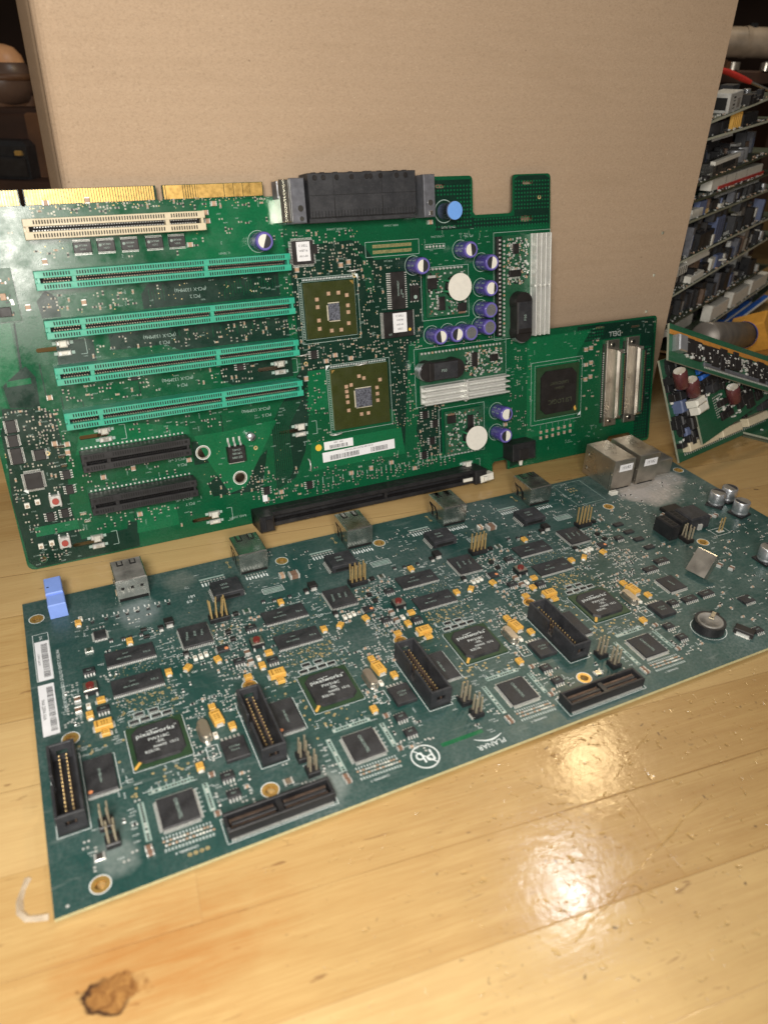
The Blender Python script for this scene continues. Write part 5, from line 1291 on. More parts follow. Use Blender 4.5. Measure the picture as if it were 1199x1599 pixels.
for x, y in ((32.4, 62.6), (33, 67.0), (64, 47.8), (63, 20.4), (27, 68.4), (47.6, 45.6), (95, 47.0), (100.4, 98.4), (113.2, 127.4), (55.0, 138.6), (40.6, 159.4), (28.6, 138.6), (29.4, 92.8), (113, 163), (65.6, 186.6), (46.4, 186.2), (128.4, 182.6), (123.4, 178.4), (123.8, 174.2), (200.0, 92.6), (190, 95.6), (184, 92.8), (171, 146), (198, 146.6), (203, 148), (194.6, 20.2), (208.6, 20.8), (223.2, 22), (240, 15), (311.6, 33.4), (258, 167), (147.4, 16.8), (170.4, 84.0), (379.6, 76.8), (384, 77.4), (379.8, 66), (384.4, 67), (380, 55.6), (384.4, 57)): 
    if A.free(x, y, .4): AP('mlA', lambda p: mlcc(p, 3.0, 2.4, 1.5, 'ceramic_capacitor', 'tan_ceramic'), x, y, 1.8, 1.8, random.choice((0, R(90))))
for i in range(6):
    for j in range(2): AP('mlB', lambda p: mlcc(p, 2.2, 1.6, 1.0, 'ceramic_capacitor', 'tan_ceramic'), 342 + i * 5.2, 22.6 - j * 4.2 + .2 * i, 1.4, 1.4, R(90)); A.silk.rect(342 + i * 5.2, 26 + .2 * i, .08, .4, 3.2, 'silk_dull')
for x, y in ((27.8, 66.4), (30.6, 66.2), (29.2, 60.8), (29.2, 55.6), (33.6, 26.8), (35, 22.2)): AP('gold_pad', lambda p: MB().box(0, 0, .05, 3.4, 1.5, 1.0, 'mirror_tin', .3).build('shunt', p), x, y, 2, 1.2)
# plated mounting holes
rings(sb, [(103.8, 49.6, 3.1, 4.0, 'pad_old', True), (123.4, 30.4, 3.1, 4.0, 'pad_old', True), (8.6, 5, 1.7, 2.1, 'mask_old', False)] + [(x, y, .5, 1.3, 'via', False) for x, y in ((22.6, 63.6), (171.4, 92.6), (206.4, 140.2), (338, 178), (326.6, 92.4), (135, 47))])
A.keep(99, 45, 109, 54); A.keep(118.5, 25.5, 128.5, 35)
def hook(p): return MB().tube([(-3.6, 0, 0), (-3.0, 0, 2.6), (0, 0, 3.4), (3, 0, 2.6), (3.6, 0, 0)], .45, 'tin', 8).build('wire_hook', p)
for x, y, r in ((207, 88.4, 8), (186.6, 47.4, 4), (206, 143.2, 4), (169.2, 98.2, 4), (167.2, 30.5, 90)): KIT('hook', hook, sb, (x, y, 0), R(r))
# bar-code labels
label('barcode_label', 188.0, 40.4, 19.6, 5.2, 0, [('REV   A05', 0, 1.4, 1.5)], .09, [(0, -1.0, 12, 2.2)], 'paper', sb)
label('barcode_label', 201.6, 33.7, 50, 6.3, R(1), [('CN-0GC654-69702-59U-0131', 0, 2.0, 1.6)], .18, [(-10, -.9, 20, 3.0), (14, -.9, 12, 3.0)], 'paper', sb)
MB().disc(174.5, 40.2, .1, 2.1, 'yellow_dot', 22).build('yellow_dot', sb); A.keep(171, 29, 228, 44)
rows = []
for i, (sx_, sy_) in enumerate(((112, 140.4), (92, 117.8), (98, 93.6), (144, 66.4))):
    rows += [('PCI %d' % (i + 2), sx_, sy_ - (3.6 if i < 3 else .6), 2.9, math.pi), ('(PCI-X 133MHz)', sx_ - (2 if i < 3 else 6), sy_ + (0 if i < 3 else 3.4), 2.9, math.pi)]
rows += [('PCI 6', 91, 44.6, 2.7, math.pi), ('(PCI-E x4)', 88.5, 48.2, 2.7, math.pi), ('PCI 7', 92, 20.4, 2.7, math.pi), ('(PCI-E x8)', 89, 23.9, 2.7, math.pi), ('RAID_DIMM', 119, 6.4, 2.2, math.pi), ('U_TEMP1', 131, 157.6, 1.8, math.pi),
         ('RISER_CONN2', 196, 166.4, 1.7, math.pi), ('RISER_CONN1', 232, 166.6, 1.7, math.pi), ('J_CPLD_JTAG', 263, 158.6, 1.7, math.pi), ('PCIE_LAI', 229, 146.8, 1.6, math.pi)]
letters(sb, [(q, x, y, s_ * .88, r) for q, x, y, s_, r in rows], .09, 'silk_dull')
for (q, x, y, sz, r) in rows: A.keep(x - len(q) * sz * .32 - .6, y - sz * .6, x + len(q) * sz * .32 + .6, y + sz * .6); letters(sb, [('SPARE_PLUG', 271, 163.6, 1.8, math.pi), ('DELL', 405.6, 85.2, 5.0, math.pi)], .09, 'silk')
A.frame(214.6, 149.6, 250, 158, .3, 'silk_dull')
for i in range(36):
    for y in (152.2, 155.4): A.silk.rect(219.5 + i * .72, y, .09, .36, 1.9, 'via')
A.keep(214, 149, 251, 159)
A.frame(254, 151.6, 268, 154.4, .25, 'silk_dull')
for i in range(6): A.vias.disc(255.4 + i * 2.3, 153, .095, .75, 'pad_tin', 10)
# test-point lattices near the bare corners
for (x0, y0, x1, y1) in ((262, 164, 287, 188), (290, 160, 346, 168), (320, 172, 345, 190), (374, 83.6, 396, 91.8), (428.6, 4, 441, 30), (429, 36, 441, 74), (170, 80, 182, 62), (296, 2, 301, 14), (288, 3, 300, 15)):
    y = min(y0, y1)
    while y < max(y0, y1):
        x = x0
        while x < x1:
            if A.free(x, y, .5): A.vias.rect(x, y, .09, 1.0, 1.0, 'mask_pour')
            x += 2.25
        y += 2.25
def rg(a, b, c, d, n, k): A.region(a, b, c, d, int(n * .85), k + ('r' if 'r' in k else ''))
rg(38, 181, 156, 184.6, 130, 'rcpvvp'); rg(38, 184, 156, 186, 130, 'v'); rg(36, 158, 118, 169, 80, 'rpsvc'); rg(1, 135, 33, 182, 22, 'ps'); rg(118, 163, 160, 184, 26, 'psr')
rg(35, 132.8, 82, 145.6, 95, 'rcpsv'); rg(84, 132.8, 164, 145.6, 90, 'vvvps'); rg(36, 109.4, 100, 122.4, 110, 'rcpsv'); rg(100, 109.4, 164, 122.4, 120, 'rcpsvv')
rg(36, 86, 120, 98.8, 130, 'rcpsv'); rg(118, 86, 164, 98.8, 80, 'rcpps'); rg(36, 64, 118, 75.6, 70, 'rpss'); rg(118, 64, 165, 75, 20, 'ss')
rg(2, 56, 34, 88, 330, 'rrcppvs'); rg(2, 40, 34, 58, 150, 'rcpps'); rg(5, 2, 34, 38, 110, 'rpsss'); rg(34, 14, 100, 27, 50, 'rps'); rg(36, 38, 98, 52, 46, 'rps'); rg(83, 8, 100, 28, 34, 'rcp')
rg(104, 20, 142, 36, 80, 'rcpv'); rg(128, 10, 165, 30, 75, 'rcps'); rg(100, 36, 150, 62, 34, 'vvs'); rg(150, 40, 170, 60, 12, 'vs')
rg(164, 142, 212, 168, 300, 'rcppsv'); rg(164, 100, 172, 145, 90, 'rcpsv'); rg(206, 95, 252, 148, 330, 'rcppsvv'); rg(166, 88, 230, 106, 190, 'rcppsv'); rg(226, 44, 246, 98, 150, 'vvspr'); rg(166, 44, 186, 96, 90, 'vvrps')
rg(166, 10.5, 246, 28, 130, 'rpsv'); rg(243, 14, 264, 57, 190, 'rcppv'); rg(252, 142, 300, 160, 40, 'ssv'); rg(258, 156, 300, 162, 14, 's'); rg(245, 92, 312, 98, 30, 'rps'); rg(308, 56, 336, 92, 60, 'ssvp')
rg(308, 24, 336, 56, 40, 'rsp'); rg(376, 30, 393, 82, 30, 'rcs'); rg(330, 74, 392, 92, 22, 's'); rg(360, 8, 400, 28, 18, 's'); rg(408, 82, 442, 92, 26, 'sps'); rg(427, 20, 441, 80, 20, 'ps'); rg(340, 8, 402, 16, 12, 's')
# rows of pull-ups over the foot socket
for i in range(30):
    x = 172 + i * 3.4; h = random.uniform(2, 4.6)
    if A.free(x, 14, .3): A.put('chip_resistor', x, 13.5 + random.random() * 5, math.pi / 2); A.silk.rect(x, 18 + random.random(), .08, .4, h, 'silk_dull'); A.keep(x - .8, 11, x + .8, 20)
# plug-in card at the far left
o = MB().box(10.5, 145.2, 1.2, 28, 25, 1.3, 'mask_old').build('plug_in_card', sb); m = MB()
m.box(18, 137.5, 2.5, 5.6, 4.6, 1.5, 'chip_clean', .2).box(14.6, 150.6, 2.5, 3.6, 3.4, 1.2, 'tan_ceramic', .2).box(18.6, 144.6, 2.5, 2.6, 3.2, 1.2, 'tan_ceramic', .2).box(4, 148, 2.5, 8, 6, 1.4, 'chip_clean', .2)
for _ in range(70): m.box(random.uniform(-2, 24), random.uniform(134, 156), 2.5, random.choice((.7, 1.4)), random.choice((.7, 1.2)), random.uniform(.1, .7), random.choice(('tin', 'pad_tin', 'resistor_black', 'tan_ceramic')))
m.build('card_parts', o)
A.finish(100)

# ---------------------------------------------------------------- the heap of scrap boards on the right
E_ = Vector((.6, .8, 0)); IN = Vector((-.8, .6, 0)); PO = Vector((290, 700, 0)); ZU = Vector((0, 0, 1))
def pile_board(label, a0, a1, z0, z1, depth, face, edge, name='scrap_board', th=1.8, tilt=0.):
    """a board lying in the heap: near edge from a0 to a1 along the heap's face, heights z0 to z1; local x runs along that edge, y inwards"""
    ex = (E_ * (a1 - a0) + ZU * (z1 - z0)); ln = ex.length; ex.normalize()
    tilt += random.uniform(-2.2, 1.2); z0 += random.uniform(-1.5, 1.5); z1 += random.uniform(-2, 2)
    ex = (E_ * (a1 - a0) + ZU * (z1 - z0)).normalized(); iy = (IN * math.cos(R(tilt)) + ZU * math.sin(R(tilt))); iy = (iy - ex * iy.dot(ex)).normalized(); iz = ex.cross(iy)
    o = PO + E_ * a0 + ZU * z0
    t = thing(name, label, 'circuit board', frame(o, ex, iy, iz), 'scrap boards heaped on the right')
    sheet('laminate', [(-60, 0), (ln + 40, 0), (ln + 40, depth), (-60, depth)], [], th, face, edge, t)
    return t, ln
def litter(t, x0, x1, y0, y1, n, hmax=6, mats=('chip_clean', 'black_plastic', 'tin', 'tan_ceramic', 'black_dusty', 'pad_tin', 'chip_clean'), under=False):
    """loose run of small parts, a few of each as one mass"""
    m = MB(); n = int(n * 1.7); hmax = hmax * 1.35
    for _ in range(n):
        mt = random.choice(mats); big = mt in ('chip_clean', 'black_plastic', 'black_dusty')
        sx, sy = (random.uniform(3, 10), random.uniform(3, 8)) if big else (random.uniform(1, 2.4), random.uniform(.8, 2))
        h = random.uniform(1, hmax) if big else random.uniform(.5, 2)
        x, y = random.uniform(x0, x1), random.uniform(y0, y1)
        if under: m.box(x, y, -1.9 - h, sx, sy, h, mt, 0)
        else: m.box(x, y, .05, sx, sy, h, mt, .2)
    tag(m.build('small_parts', t), kind='stuff')
def crowd(t, x0, x1, gap, dens=1., y0=1.):
    """parts shoulder to shoulder along a board's near edge"""
    m = MB(); x = x0
    while x < x1:
        w_ = random.choice((2, 3, 4, 6, 9, 13)); mt = random.choice(('black_plastic',) * 5 + ('chip_clean',) * 5 + ('black_dusty',) * 3 + ('dark_metal', 'tin', 'white_plastic', 'steelblue', 'contact_brown', 'steel_dusty', 'cap_can'))
        h = gap * random.uniform(.2, .9) * (.7 if mt in ('tin', 'white_plastic') else 1)
        y = random.uniform(y0, y0 + 9); d = random.uniform(3, 12)
        if random.random() < dens:
            if mt == 'cap_can': m.cyl(x + 3, y + 4, .1, 3, min(h, 9), mt, 14, top='cap_top')
            else:
                m.box(x + w_ / 2, y + d / 2, .05, w_, d, h, mt, .25, random.uniform(-.12, .12))
                if mt in ('black_plastic', 'dark_metal') and w_ > 5:
                    for q in range(3): m.box(x + w_ * (.2 + .3 * q), y - .08, h * .25, w_ * .14, .2, h * .5, random.choice(('dark_hole', 'tin', 'steelblue')))
        x += w_ * random.uniform(.6, 1.5)
    for _ in range(int((x1 - x0) / 2.2)):
        m.box(random.uniform(x0, x1), random.uniform(.2, 6), .03, random.uniform(.6, 1.6), random.uniform(.6, 1.4), random.uniform(.3, 1.2), random.choice(('tin', 'pad_tin', 'tan_ceramic', 'chip_clean')))
    tag(m.build('crowded_parts', t), kind='stuff')
def pinrow(t, x0, x1, y, z, n, h=-3.2, mat='tin'):
    m = MB()
    for i in range(n): m.box(x0 + (x1 - x0) * i / (n - 1), y, z + min(h, 0), .6, .6, abs(h), mat, 0)
    m.build('pin_row', t)
def can(t, x, y, r, h, mat='cap_can', top='cap_top', name='electrolytic_capacitor'):
    MB().revolve([(r, .1), (r, h - .5), (r - .4, h)], x, y, 0, mat, 20).disc(x, y, h, r - .4, top, 20).build(name, t)

t, ln = pile_board('topmost scrap board of the heap, carrying a bright silver network jack at its edge', -70, 46, 219.5, 230, 120, 'mask_olive', 'edge_pale')
crowd(t, -50, 120, 14, 0.7, 14)
o = MB().box(26, 9, .1, 30, 16, 13.4, 'tin', .5).build('network_jack', t)
d = MB(); d.box(10.95, 9, 2, .06, 11.5, 8.5, 'dark_hole')
for z in (4.5, 9.5): d.box(22, .96, z, 5, .06, 1.2, 'dark_hole').box(22, .94, z - 2.0, 5, .05, .5, 'dark_hole')
d.box(33, .96, 2.2, 7, .06, 6.5, 'steel_dusty'); d.build('openings', o)
litter(t, -45, 110, 10, 100, 70, 9); litter(t, 62, 112, 1, 10, 20, 6); MB().box(74, 6, .1, 20, 6, 5, 'gold', .3).build('contact_block', t)
t, ln = pile_board('second scrap board from the top, with yellow pins and a round black sounder', -93, 64, 204, 213, 130, 'mask_olive', 'edge_pale')
crowd(t, -50, 160, 10, 0.5, 14)
MB().cyl(20, 10, .1, 10, 8.5, 'black_plastic', 28).disc(20, 10, 8.65, 2, 'dark_hole', 14).build('sounder', t); MB().box(9, 12, 8.7, 18, 5, 2.8, 'white_plastic', .5).build('white_clip', t)
m = MB()
for i in range(5): m.box(66 + i * 5.2, 5, .1, 1.9, 3, 11.5, 'tantalum', .3)
m.build('pin_block', t)
m = MB().box(112, 10, .1, 42, 14, 9, 'black_plastic', .5)
for i in range(7): m.box(96 + i * 5.6, 2.9, 2, 4, .1, 5, 'dark_hole')
m.build('socket_row', t)
MB().box(46, 8, .1, 15, 9, 8, 'black_plastic', .4).box(46, 3.4, 2, 7, .1, 4.5, 'dark_hole').build('socket', t)
litter(t, -55, 150, 16, 110, 80, 8); pinrow(t, 20, 70, 4, -1.8, 16, -3)
t, ln = pile_board('dark scrap board with a pale metal display port and two little silver capacitors', -91, 100, 174, 181, 140, 'mask_olive', 'fr4_dark')
crowd(t, -50, 190, 24, 0.8, 14)
o = MB().box(62, 7, .1, 66, 12, 9.5, 'steel', .6).box(62, 2, 8.2, 66, 4, 3, 'white_plastic', .4).build('display_port', t)
d = MB().box(70, .96, 3.5, 34, .06, 3.4, 'dark_hole').box(38, .96, 4, 5, .06, 4, 'dark_hole').box(88, .96, 9, 16, .06, 1.6, 'dark_hole').box(52, .96, 8.4, 14, .06, 1.6, 'dark_hole'); d.build('openings', o)
can(t, 124, 12, 7.5, 9.5); can(t, 142, 14, 7.5, 10); litter(t, -55, 180, 14, 120, 90, 11); pinrow(t, -5, 45, 3, .1, 15, 2.4); litter(t, -40, 30, 2, 14, 30, 2, ('tin', 'pad_tin', 'chip_clean'))
t, ln = pile_board('dark scrap board with a long ivory slot underlined in red, under the metal display port', -93, 112, 160, 163, 140, 'mask_dark', 'fr4_dark')
crowd(t, -50, 200, 9, 0.9, 14)
o = MB().box(122, 8, 1.2, 152, 9, 8.8, 'white_plastic', .6).build('ivory_slot', t)
MB().box(134, 3.2, .6, 140, 1.0, 2.6, 'red_plastic', .2).build('red_stripe', o); 
for x in (84, 112, 146): MB().box(x, 3.44, 3.6, .5, .06, 6, 'dark_hole').build('gap', o); pinrow(t, 58, 190, 2.5, -1.8, 30, -3.4, 'pad_tin'); litter(t, -55, 190, 14, 120, 80, 6)
t, ln = pile_board('scrap board with a brown edge and a dense row of pins standing along it', -95, 140, 146, 147, 150, 'mask_olive', 'carton_grey')
crowd(t, -50, 230, 13, 0.95, 1)
m = MB()
for i in range(26): m.box(-8 + i * 2.1 + (4 if i > 13 else 0), 2.4, .1, .8, .8, 3.6, 'pin_gold' if i > 13 else 'pad_tin')
m.build('pin_row', t); litter(t, -55, 220, 8, 120, 120, 9); MB().box(86, 4, .1, 9, 4, 3, 'white_plastic', .4).build('socket', t); litter(t, 0, 220, 2, 60, 60, 8, under=True); MB().box(20, 5, .1, 26, 6, 6.5, 'white_plastic', .5).build('white_socket', t); MB().box(128, 5, .1, 20, 6, 9, 'dark_metal', .6).build('metal_socket', t)
t, ln = pile_board('scrap board with two black sockets and a broken white slot below its edge', -95, 172, 116.5, 116, 150, 'mask_olive', 'edge_pale')
crowd(t, -50, 260, 26, 0.9, 1)
m = MB().box(96, 8, .1, 22, 12, 22, 'steelblue', .5).box(63, 9, .1, 38, 14, 14, 'black_plastic', .6)
for i in range(3): m.box(88 + i * 7, 1.95, 2, .6, .1, 18, 'dark_hole')
m.build('socket_block', t); MB().box(80, 3.5, .1, 4.5, 5, 9, 'white_plastic', .4).build('white_clip', t)
m = MB().box(54, 6, -9, 62, 7, 6.5, 'white_plastic', .4); m.box(6, 5, -13, 34, 8, 7, 'white_plastic', .5)
for i in range(6): m.box(-7 + i * 5.2, .9, -12.5, 1.2, .2, 6, 'dark_hole')
m.build('white_slot', t); litter(t, 108, 250, 4, 120, 90, 11); litter(t, -55, 100, 16, 120, 50, 10); litter(t, 40, 240, 3, 60, 50, 9, under=True); pinrow(t, 130, 180, 6, .1, 12, 3)
t, ln = pile_board('scrap board with a bright edge sloping up to the right, crowded with black parts', -95, 196, 88, 94, 150, 'mask_olive', 'edge_pale')
crowd(t, -50, 290, 24, 0.95, 1)
litter(t, -55, 290, 5, 130, 170, 13); m = MB().box(140, 6, .1, 34, 7, 6, 'dark_metal', .5).box(172, 8, .1, 18, 9, 9, 'steelblue', .5); m.build('metal_clips', t); MB().box(58, 4, .1, 34, 6, 5.5, 'white_plastic', .5).build('white_socket', t); MB().box(206, 6, .1, 24, 7, 12, 'tin', .5).build('metal_socket', t); MB().box(116, 4, 6, 22, 4, 1.4, 'white_plastic', .3, R(-30)).build('white_clip', t)
t, ln = pile_board('blackened scrap board buried between the bright edge and the white slots', -60, 200, 62, 60, 150, 'mask_olive', 'fr4_dark', tilt=0)
crowd(t, -50, 260, 24, 0.95, 1)
litter(t, -50, 250, 12, 140, 200, 15)
t, ln = pile_board('large scrap board with white slots along its edge and a white finned heatsink', 36, 266, 33, 32, 190, 'mask_olive', 'edge_pale')
crowd(t, -50, 240, 15, .3, 52)
for x, L in ((37, 58), (111, 64), (187, 70)):
    o = MB().box(x, 6, .1, L, 9, 13.5, 'white_plastic', .5).build('white_slot', t); MB().box(x - L / 2 + 3, 6, 13.6, 6, 9.6, 2.6, 'white_plastic', .5).build('end_post', o)
m = MB().box(136, 34, .1, 104, 24, 24, 'fin_white', .3)
for i in range(15): m.box(87 + i * 7, 34, 24, 2.6, 24, 32, 'fin_white', .4)
m.build('heatsink', t)
for i, (x, y, h) in enumerate(((-10, 50, 20), (-26, 66, 22), (-44, 80, 20), (20, 70, 30), (-60, 100, 16), (-36, 110, 18), (40, 96, 26), (-18, 86, 18))):
    MB().box(x, y, .1, 9, 6, h, 'steelblue', .6).build('capacitor_block', t)
MB().box(40, 84, .1, 64, 14, 46, 'slot_blue', .6).build('blue_socket', t)
litter(t, -58, 240, 14, 170, 190, 9); MB().box(-38, 20, .1, 60, 12, 10, 'white_plastic', .8).box(-60, 22, .1, 40, 8, 6, 'white_plastic', .6).build('white_socket', t); litter(t, 30, 240, 4, 60, 40, 8, under=True)
t, ln = pile_board('pale edged scrap board at the foot of the heap, above a grey cylinder', 60, 270, 14, 22, 150, 'mask_olive', 'carton_edge', tilt=-3)
litter(t, 0, 220, 6, 90, 40, 6)
# loose things between the boards
def place_tube(name, label, cat, a, b, r, mat, endmat):
    p = [PO + E_ * q[0] + ZU * q[1] - IN * q[2] for q in (a, b)]; L = (p[1] - p[0]).length; x = (p[1] - p[0]).normalized(); y = ZU.cross(x).normalized(); z = x.cross(y)
    t = thing(name, label, cat, frame(p[0], y, z, x))
    MB().revolve([(.01, 0), (r - 1, 0), (r, 1.2), (r, L - 1.2), (r - 1, L)], 0, 0, 0, mat, 28).build('can', t)
    MB().cyl(0, 0, L - 6, r + .5, 6.6, endmat, 28).cyl(-4, 3, L, 2, 3, 'steel', 12).cyl(5, -2, L, 2, 3, 'white_plastic', 12).build('end_cap', t); return t
place_tube('power_capacitor', 'fat grey cylinder with a dark blue end, lying between the scrap boards', 'capacitor', (-86, 57, 30), (59, 25, 30), 12.5, 'can_dark', 'slot_blue')
rb = thing('ribbon_cable', 'flat blue ribbon cable pinched under the board with white slots', 'ribbon cable', frame(PO + E_ * 60 + ZU * 19 - IN * 3, E_, IN, ZU))
m = MB()
for i in range(10): m.box(85, i * 2.3 - 4, 0, 230, 2.1, 1.3, 'ribbon_blue' if i % 4 else 'white_plastic', .4)
m.build('strands', rb)

# green boards leaning on the heap
C1 = Vector((214.9, 491.3, .6)); LD = Vector((.7866, .6175, 0)); LV = Vector((-.2815, .3586, .8901)); LN = LD.cross(LV).normalized()
def lean(name, label, off, x, y, ang):
    c, s_ = math.cos(R(ang)), math.sin(R(ang))
    o = C1 + LN * off + LD * x + LV * y
    return thing(name, label, 'circuit board', frame(o, LD * c + LV * s_, LV * c - LD * s_, LN), 'green boards leaning on the heap')
t = lean('leaning_board', 'green board standing beside the metal jacks, ivory slots along its lower edge', 0, 0, 0, 0)
sheet('laminate', [(0, 0), (190, 0), (190, 46), (110, 50), (34, 76), (0, 76)], [], 1.6, 'mask_old', 'carton_grey', t)
for x, L in ((25, 37), (63, 27), (100, 30)): MB().box(x, 9.5, .1, L, 6.4, 6.5, 'slot_ivory', .5).build('ivory_slot', t)
m = MB()
for i in range(44): m.rect(8 + i * 2.6, 4.4, .06, 1.1, 2.2, 'pad_tin')
m.build('solder_pads', t)
for x, y, w_, h_, hh in ((10, 66, 10, 16, 9), (15, 52, 9, 8, 6), (8, 40, 7, 9, 8), (14, 36, 9, 8, 8), (9, 30, 8, 7, 6), (15, 26, 8, 9, 9), (10, 21, 7, 6, 6), (16, 18, 9, 6, 7), (21, 31, 7, 12, 8), (24, 40, 8, 8, 7)):
    MB().box(x, y, .1, w_, h_, hh, random.choice(('black_plastic', 'chip_clean', 'steelblue')), .9).build('relay_block', t)
litter(t, 3, 28, 12, 72, 110, 6, ('tin', 'pad_tin', 'chip_clean', 'steelblue', 'black_plastic', 'black_plastic', 'white_plastic')); litter(t, 84, 180, 16, 40, 60, 4)
t = lean('leaning_board', 'green board with maroon capacitors and a bar-code label, lying over ivory slots', 10, 17, 8.6, 8.3)
sheet('laminate', [(0, 0), (150, 0), (150, 24), (104, 32), (34, 56), (6, 58)], [], 1.6, 'mask_old', 'carton_grey', t)
def maroon_can(x, y, r, L, ang):
    o = MB().revolve([(r - .8, 0), (r, .9), (r, L - 1.2), (r - .9, L)], 0, 0, 0, 'maroon', 24).disc(0, 0, L, r - .9, 'tin', 24).build('electrolytic_capacitor', t, (x, y, r * .7)); o.rotation_euler = (R(72), 0, R(ang))
for x, y in ((-9, 52), (1, 42), (46, 20)): maroon_can(x, y - 4, 5.0, 14, 200)
label('barcode_label', 16, 29, 15, 7.4, R(80), [('ASSY 0214', 0, 1.6, 1.6)], .1, [(0, -1.2, 11, 2.4)], 'paper', t)
m = MB()
for i in range(9):
    for j in range(5): m.rect(26 + j * 2.2, 11 + i * 1.9, .08, 1.5, .8, 'pad_tin')
m.build('solder_pads', t)
MB().box(0, 33, .1, 12, 5, 9, 'white_plastic', 1.2).box(2, 27, .1, 13, 5.5, 8, 'white_plastic', 1.2).build('white_plug', t)
MB().box(26, 46, 2, 26, 3.4, 3.4, 'ribbon_blue', 1).box(24, 51, 2, 24, 3.4, 3.4, 'ribbon_blue', 1).build('blue_wires', t); litter(t, 8, 60, 30, 44, 60, 2.4, ('tin', 'pad_tin', 'pad_tin', 'white_plastic', 'chip_clean')); litter(t, 30, 140, 4, 26, 130, 2.4, ('tin', 'pad_tin', 'pad_tin', 'white_plastic', 'chip_clean')); litter(t, 20, 36, 34, 50, 14, 5)
t = lean('leaning_board', 'narrow green board with a gold strip along its upper edge, slanting down to the right', 27, -19, 100, -21.3)
sheet('laminate', [(0, 0), (170, 0), (170, -27), (0, -25)], [], 1.6, 'mask_old', 'carton_grey', t)
MB().box(84, -5.6, .1, 168, 3.0, .6, 'amber_tape', .1).build('gold_strip', t); MB().box(8, -13, .1, 9, 11, 6, 'cap_can', .8).build('chip_shield', t)
litter(t, 18, 165, -19, -9, 260, 1.4, ('tin', 'pad_tin', 'pad_tin', 'tin', 'chip_clean')); m = MB().box(84, -21, .1, 92, 2.6, 1.4, 'dark_metal', .2)
for i in range(50): m.box(40 + i * 1.8, -22.6, .1, .7, 1.6, .5, 'tin')
m.build('connector_strip', t); MB().ring(150, -16, .1, 3.4, 5.6, 'dark_hole', 24).build('mounting_ring', t)
t = thing('flat_scrap_board', 'small green board lying flat on the bench at the far right, partly out of frame', 'circuit board', frame((281, 546, 3), (.83, -.55, 0), (.55, .83, 0), (0, 0, 1)))
sheet('laminate', [(0, 0), (120, 0), (120, 90), (0, 90)], [], 1.6, 'mask_old', 'carton_grey', t); sheet('under_laminate', [(2, -3), (120, -3), (120, 88), (2, 88)], [], 1.3, 'mask_olive', 'fr4_dark', t, -1.7)
litter(t, 6, 110, 8, 80, 60, 4); MB().box(48, 14, .1, 30, 12, 5, 'tan_ceramic', 1).build('resistor_block', t)
ob = thing('transformer', 'orange plastic block with amber tape wedged between scrap boards at the right edge', 'transformer', frame(PO + E_ * 96 - IN * 36 + ZU * 6, Vector((.75, -.5, .43)).normalized(), Vector((.45, .86, .2)).normalized(), Vector((.75, -.5, .43)).normalized().cross(Vector((.45, .86, .2)).normalized())))
MB().box(0, 0, 0, 34, 28, 30, 'orange_block', 1.5).build('block', ob); MB().box(2, 0, -22, 26, 8, 22, 'amber_tape', .5).box(-6, -6, 30, 10, 8, 3, 'orange_block', .5).build('tape', ob)

# ---------------------------------------------------------------- dim things behind
def bgthing(name, label, cat, loc): return thing(name, label, cat, frame(loc, (1, 0, 0), (0, 1, 0), (0, 0, 1)))
t = bgthing('wooden_crate', 'dark wooden crate in the shadows behind the cardboard, at the left edge', 'crate', (-560, 1050, 0))
b = MB()
for i in range(6): b.box(0, -70, 2 + i * 31, 340, 14, 27, 'dark_wood', 2)
for x in (-150, 60, 150): b.box(x, -80, 0, 34, 10, 186, 'brown_leather', 2)
b.box(0, 20, 180, 340, 180, 10, 'dark_wood', 1); b.build('slats', t)
t = bgthing('mug', 'rounded grey brown mug with an orange top, on the crate at left', 'mug', (-466, 1010, 191))
MB().revolve([(35.2, 26), (36.6, 27.5), (36.6, 31), (34.6, 33)], 0, 0, 0, 'brown_leather', 36).build('collar', t)
MB().revolve([(16, 0), (27, 4), (34, 16), (35, 30), (31, 42), (29, 44)], 0, 0, 0, 'mug_glaze', 36).build('body', t)
MB().revolve([(29, 44), (27, 51), (20, 59), (11, 62), (.01, 63)], 0, 0, 0, 'mug_orange', 36).build('lid', t)
m = MB(); m.tube([(-16 + 13 * math.cos(a), -32, 19 + 13 * math.sin(a)) for a in [i * math.pi / 8 for i in range(17)]], 2.2, 'black_plastic', 10); m.build('handle', t)
t = bgthing('camera_case', 'black box with a small brass clasp, low behind the gold edge of the standing board', 'case', (-446, 960, 118))
MB().box(0, 0, 0, 50, 40, 40, 'black_plastic', 5).box(6, -22, 4, 34, 6, 20, 'chip_clean', 2).build('body', t); MB().box(16, -22, 26, 8, 4, 5, 'gold', 1).build('clasp', t)
t = bgthing('box_stand', 'plain dark wooden block under the black box', 'block', (-420, 955, 0)); MB().box(0, 0, 0, 120, 60, 118, 'dark_wood', 2).build('block', t)
t = bgthing('leather_offcut', 'crumpled scrap of reddish brown leather hanging over the crate', 'leather', (-420, 1000, 118))
b = MB(); n = 12
V = []; 
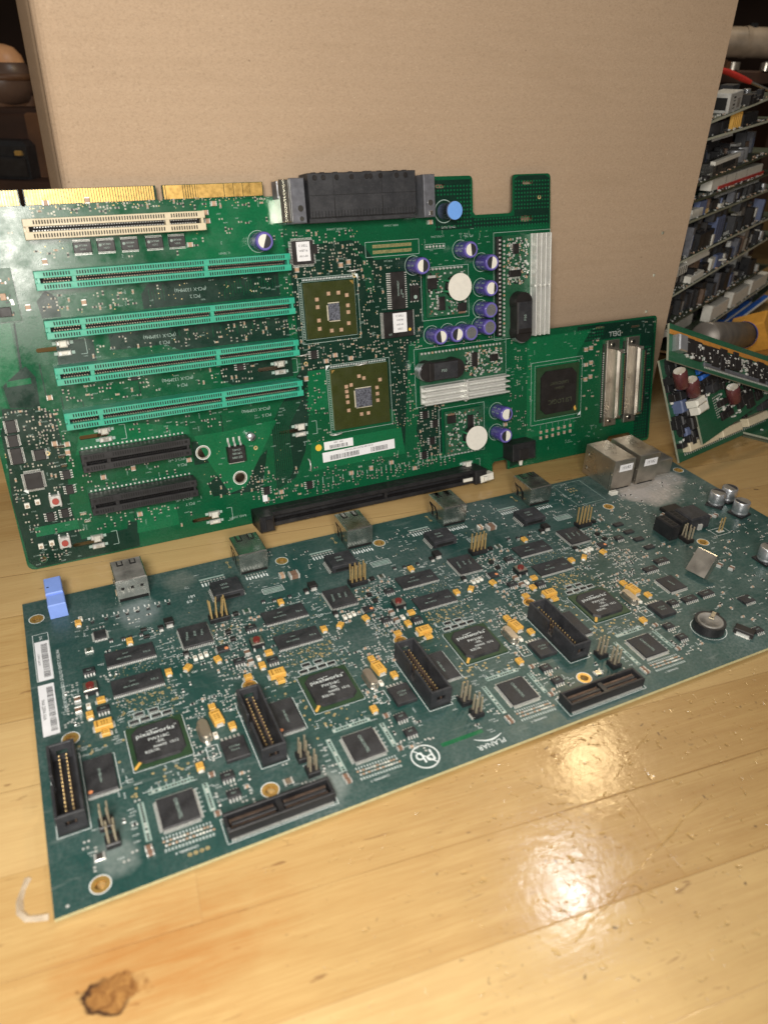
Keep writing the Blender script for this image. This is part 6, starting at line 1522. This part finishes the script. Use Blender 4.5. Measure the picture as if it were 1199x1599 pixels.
for i in range(n + 1):
    for j in range(n + 1): V.append((-60 + 150 * i / n, -14 * math.sin(i * 1.3 + j * .8) - 12 * math.cos(j * 1.3 - i), 78 - 150 * j / n + 10 * math.sin(i * .8)))
F = [(i * (n + 1) + j, (i + 1) * (n + 1) + j, (i + 1) * (n + 1) + j + 1, i * (n + 1) + j + 1) for i in range(n) for j in range(n)]
b.add(V + [(x, y + 4, z) for x, y, z in V], F + [tuple(q + len(V) for q in f[::-1]) for f in F], 'brown_leather', True); b.build('scrap', t)
t = thing('canister', 'cream plastic canister lying on its side behind the heap, top right', 'canister', frame((436, 1180, 282), (0, 1, 0), (0, 0, 1), (1, 0, 0)))
MB().revolve([(.01, -10), (15, -9), (17.5, -3), (18, 190), (16, 200)], 0, 0, 0, 'cream_plastic', 32).cyl(0, 0, 20, 18.6, 6, 'cream_plastic', 32).build('body', t); MB().box(-2, 18, 24, 8, 7, 10, 'black_plastic', 2).build('valve', t)
t = bgthing('wooden_rack', 'dark wooden rack cluttered with tools behind the heap', 'rack', (560, 1230, 0))
b = MB().box(0, 0, 236, 420, 200, 14, 'dark_wood', 2)
for x in (-190, 0, 190): b.box(x, 40, 0, 24, 60, 236, 'dark_wood', 2)
b.build('shelf', t)
t = bgthing('screwdriver', 'red handled screwdriver poking out behind the topmost scrap board', 'screwdriver', (374, 985, 246)); m = MB(); m.tube([(-20, 0, 5), (0, 0, 1), (18, 3, -5), (28, 4, -8)], [2.4, 3.2, 3.2, 2.2], 'red_plastic', 14); m.build('grip', t); m = MB(); m.tube([(28, 4, -8), (80, 10, -24)], 1.5, 'steel', 10); m.build('blade', t)
t = bgthing('brass_fittings', 'handful of small brass and steel fittings on the rack behind the heap', 'fittings', (420, 1130, 250)); m = MB()
for i in range(8): m.cyl(random.uniform(-50, 80), random.uniform(-14, 14), 0, random.uniform(6, 11), random.uniform(6, 14), random.choice(('gold', 'steel_warm', 'brown_leather', 'cream_plastic')), 16)
m.build('fittings', t)

film()
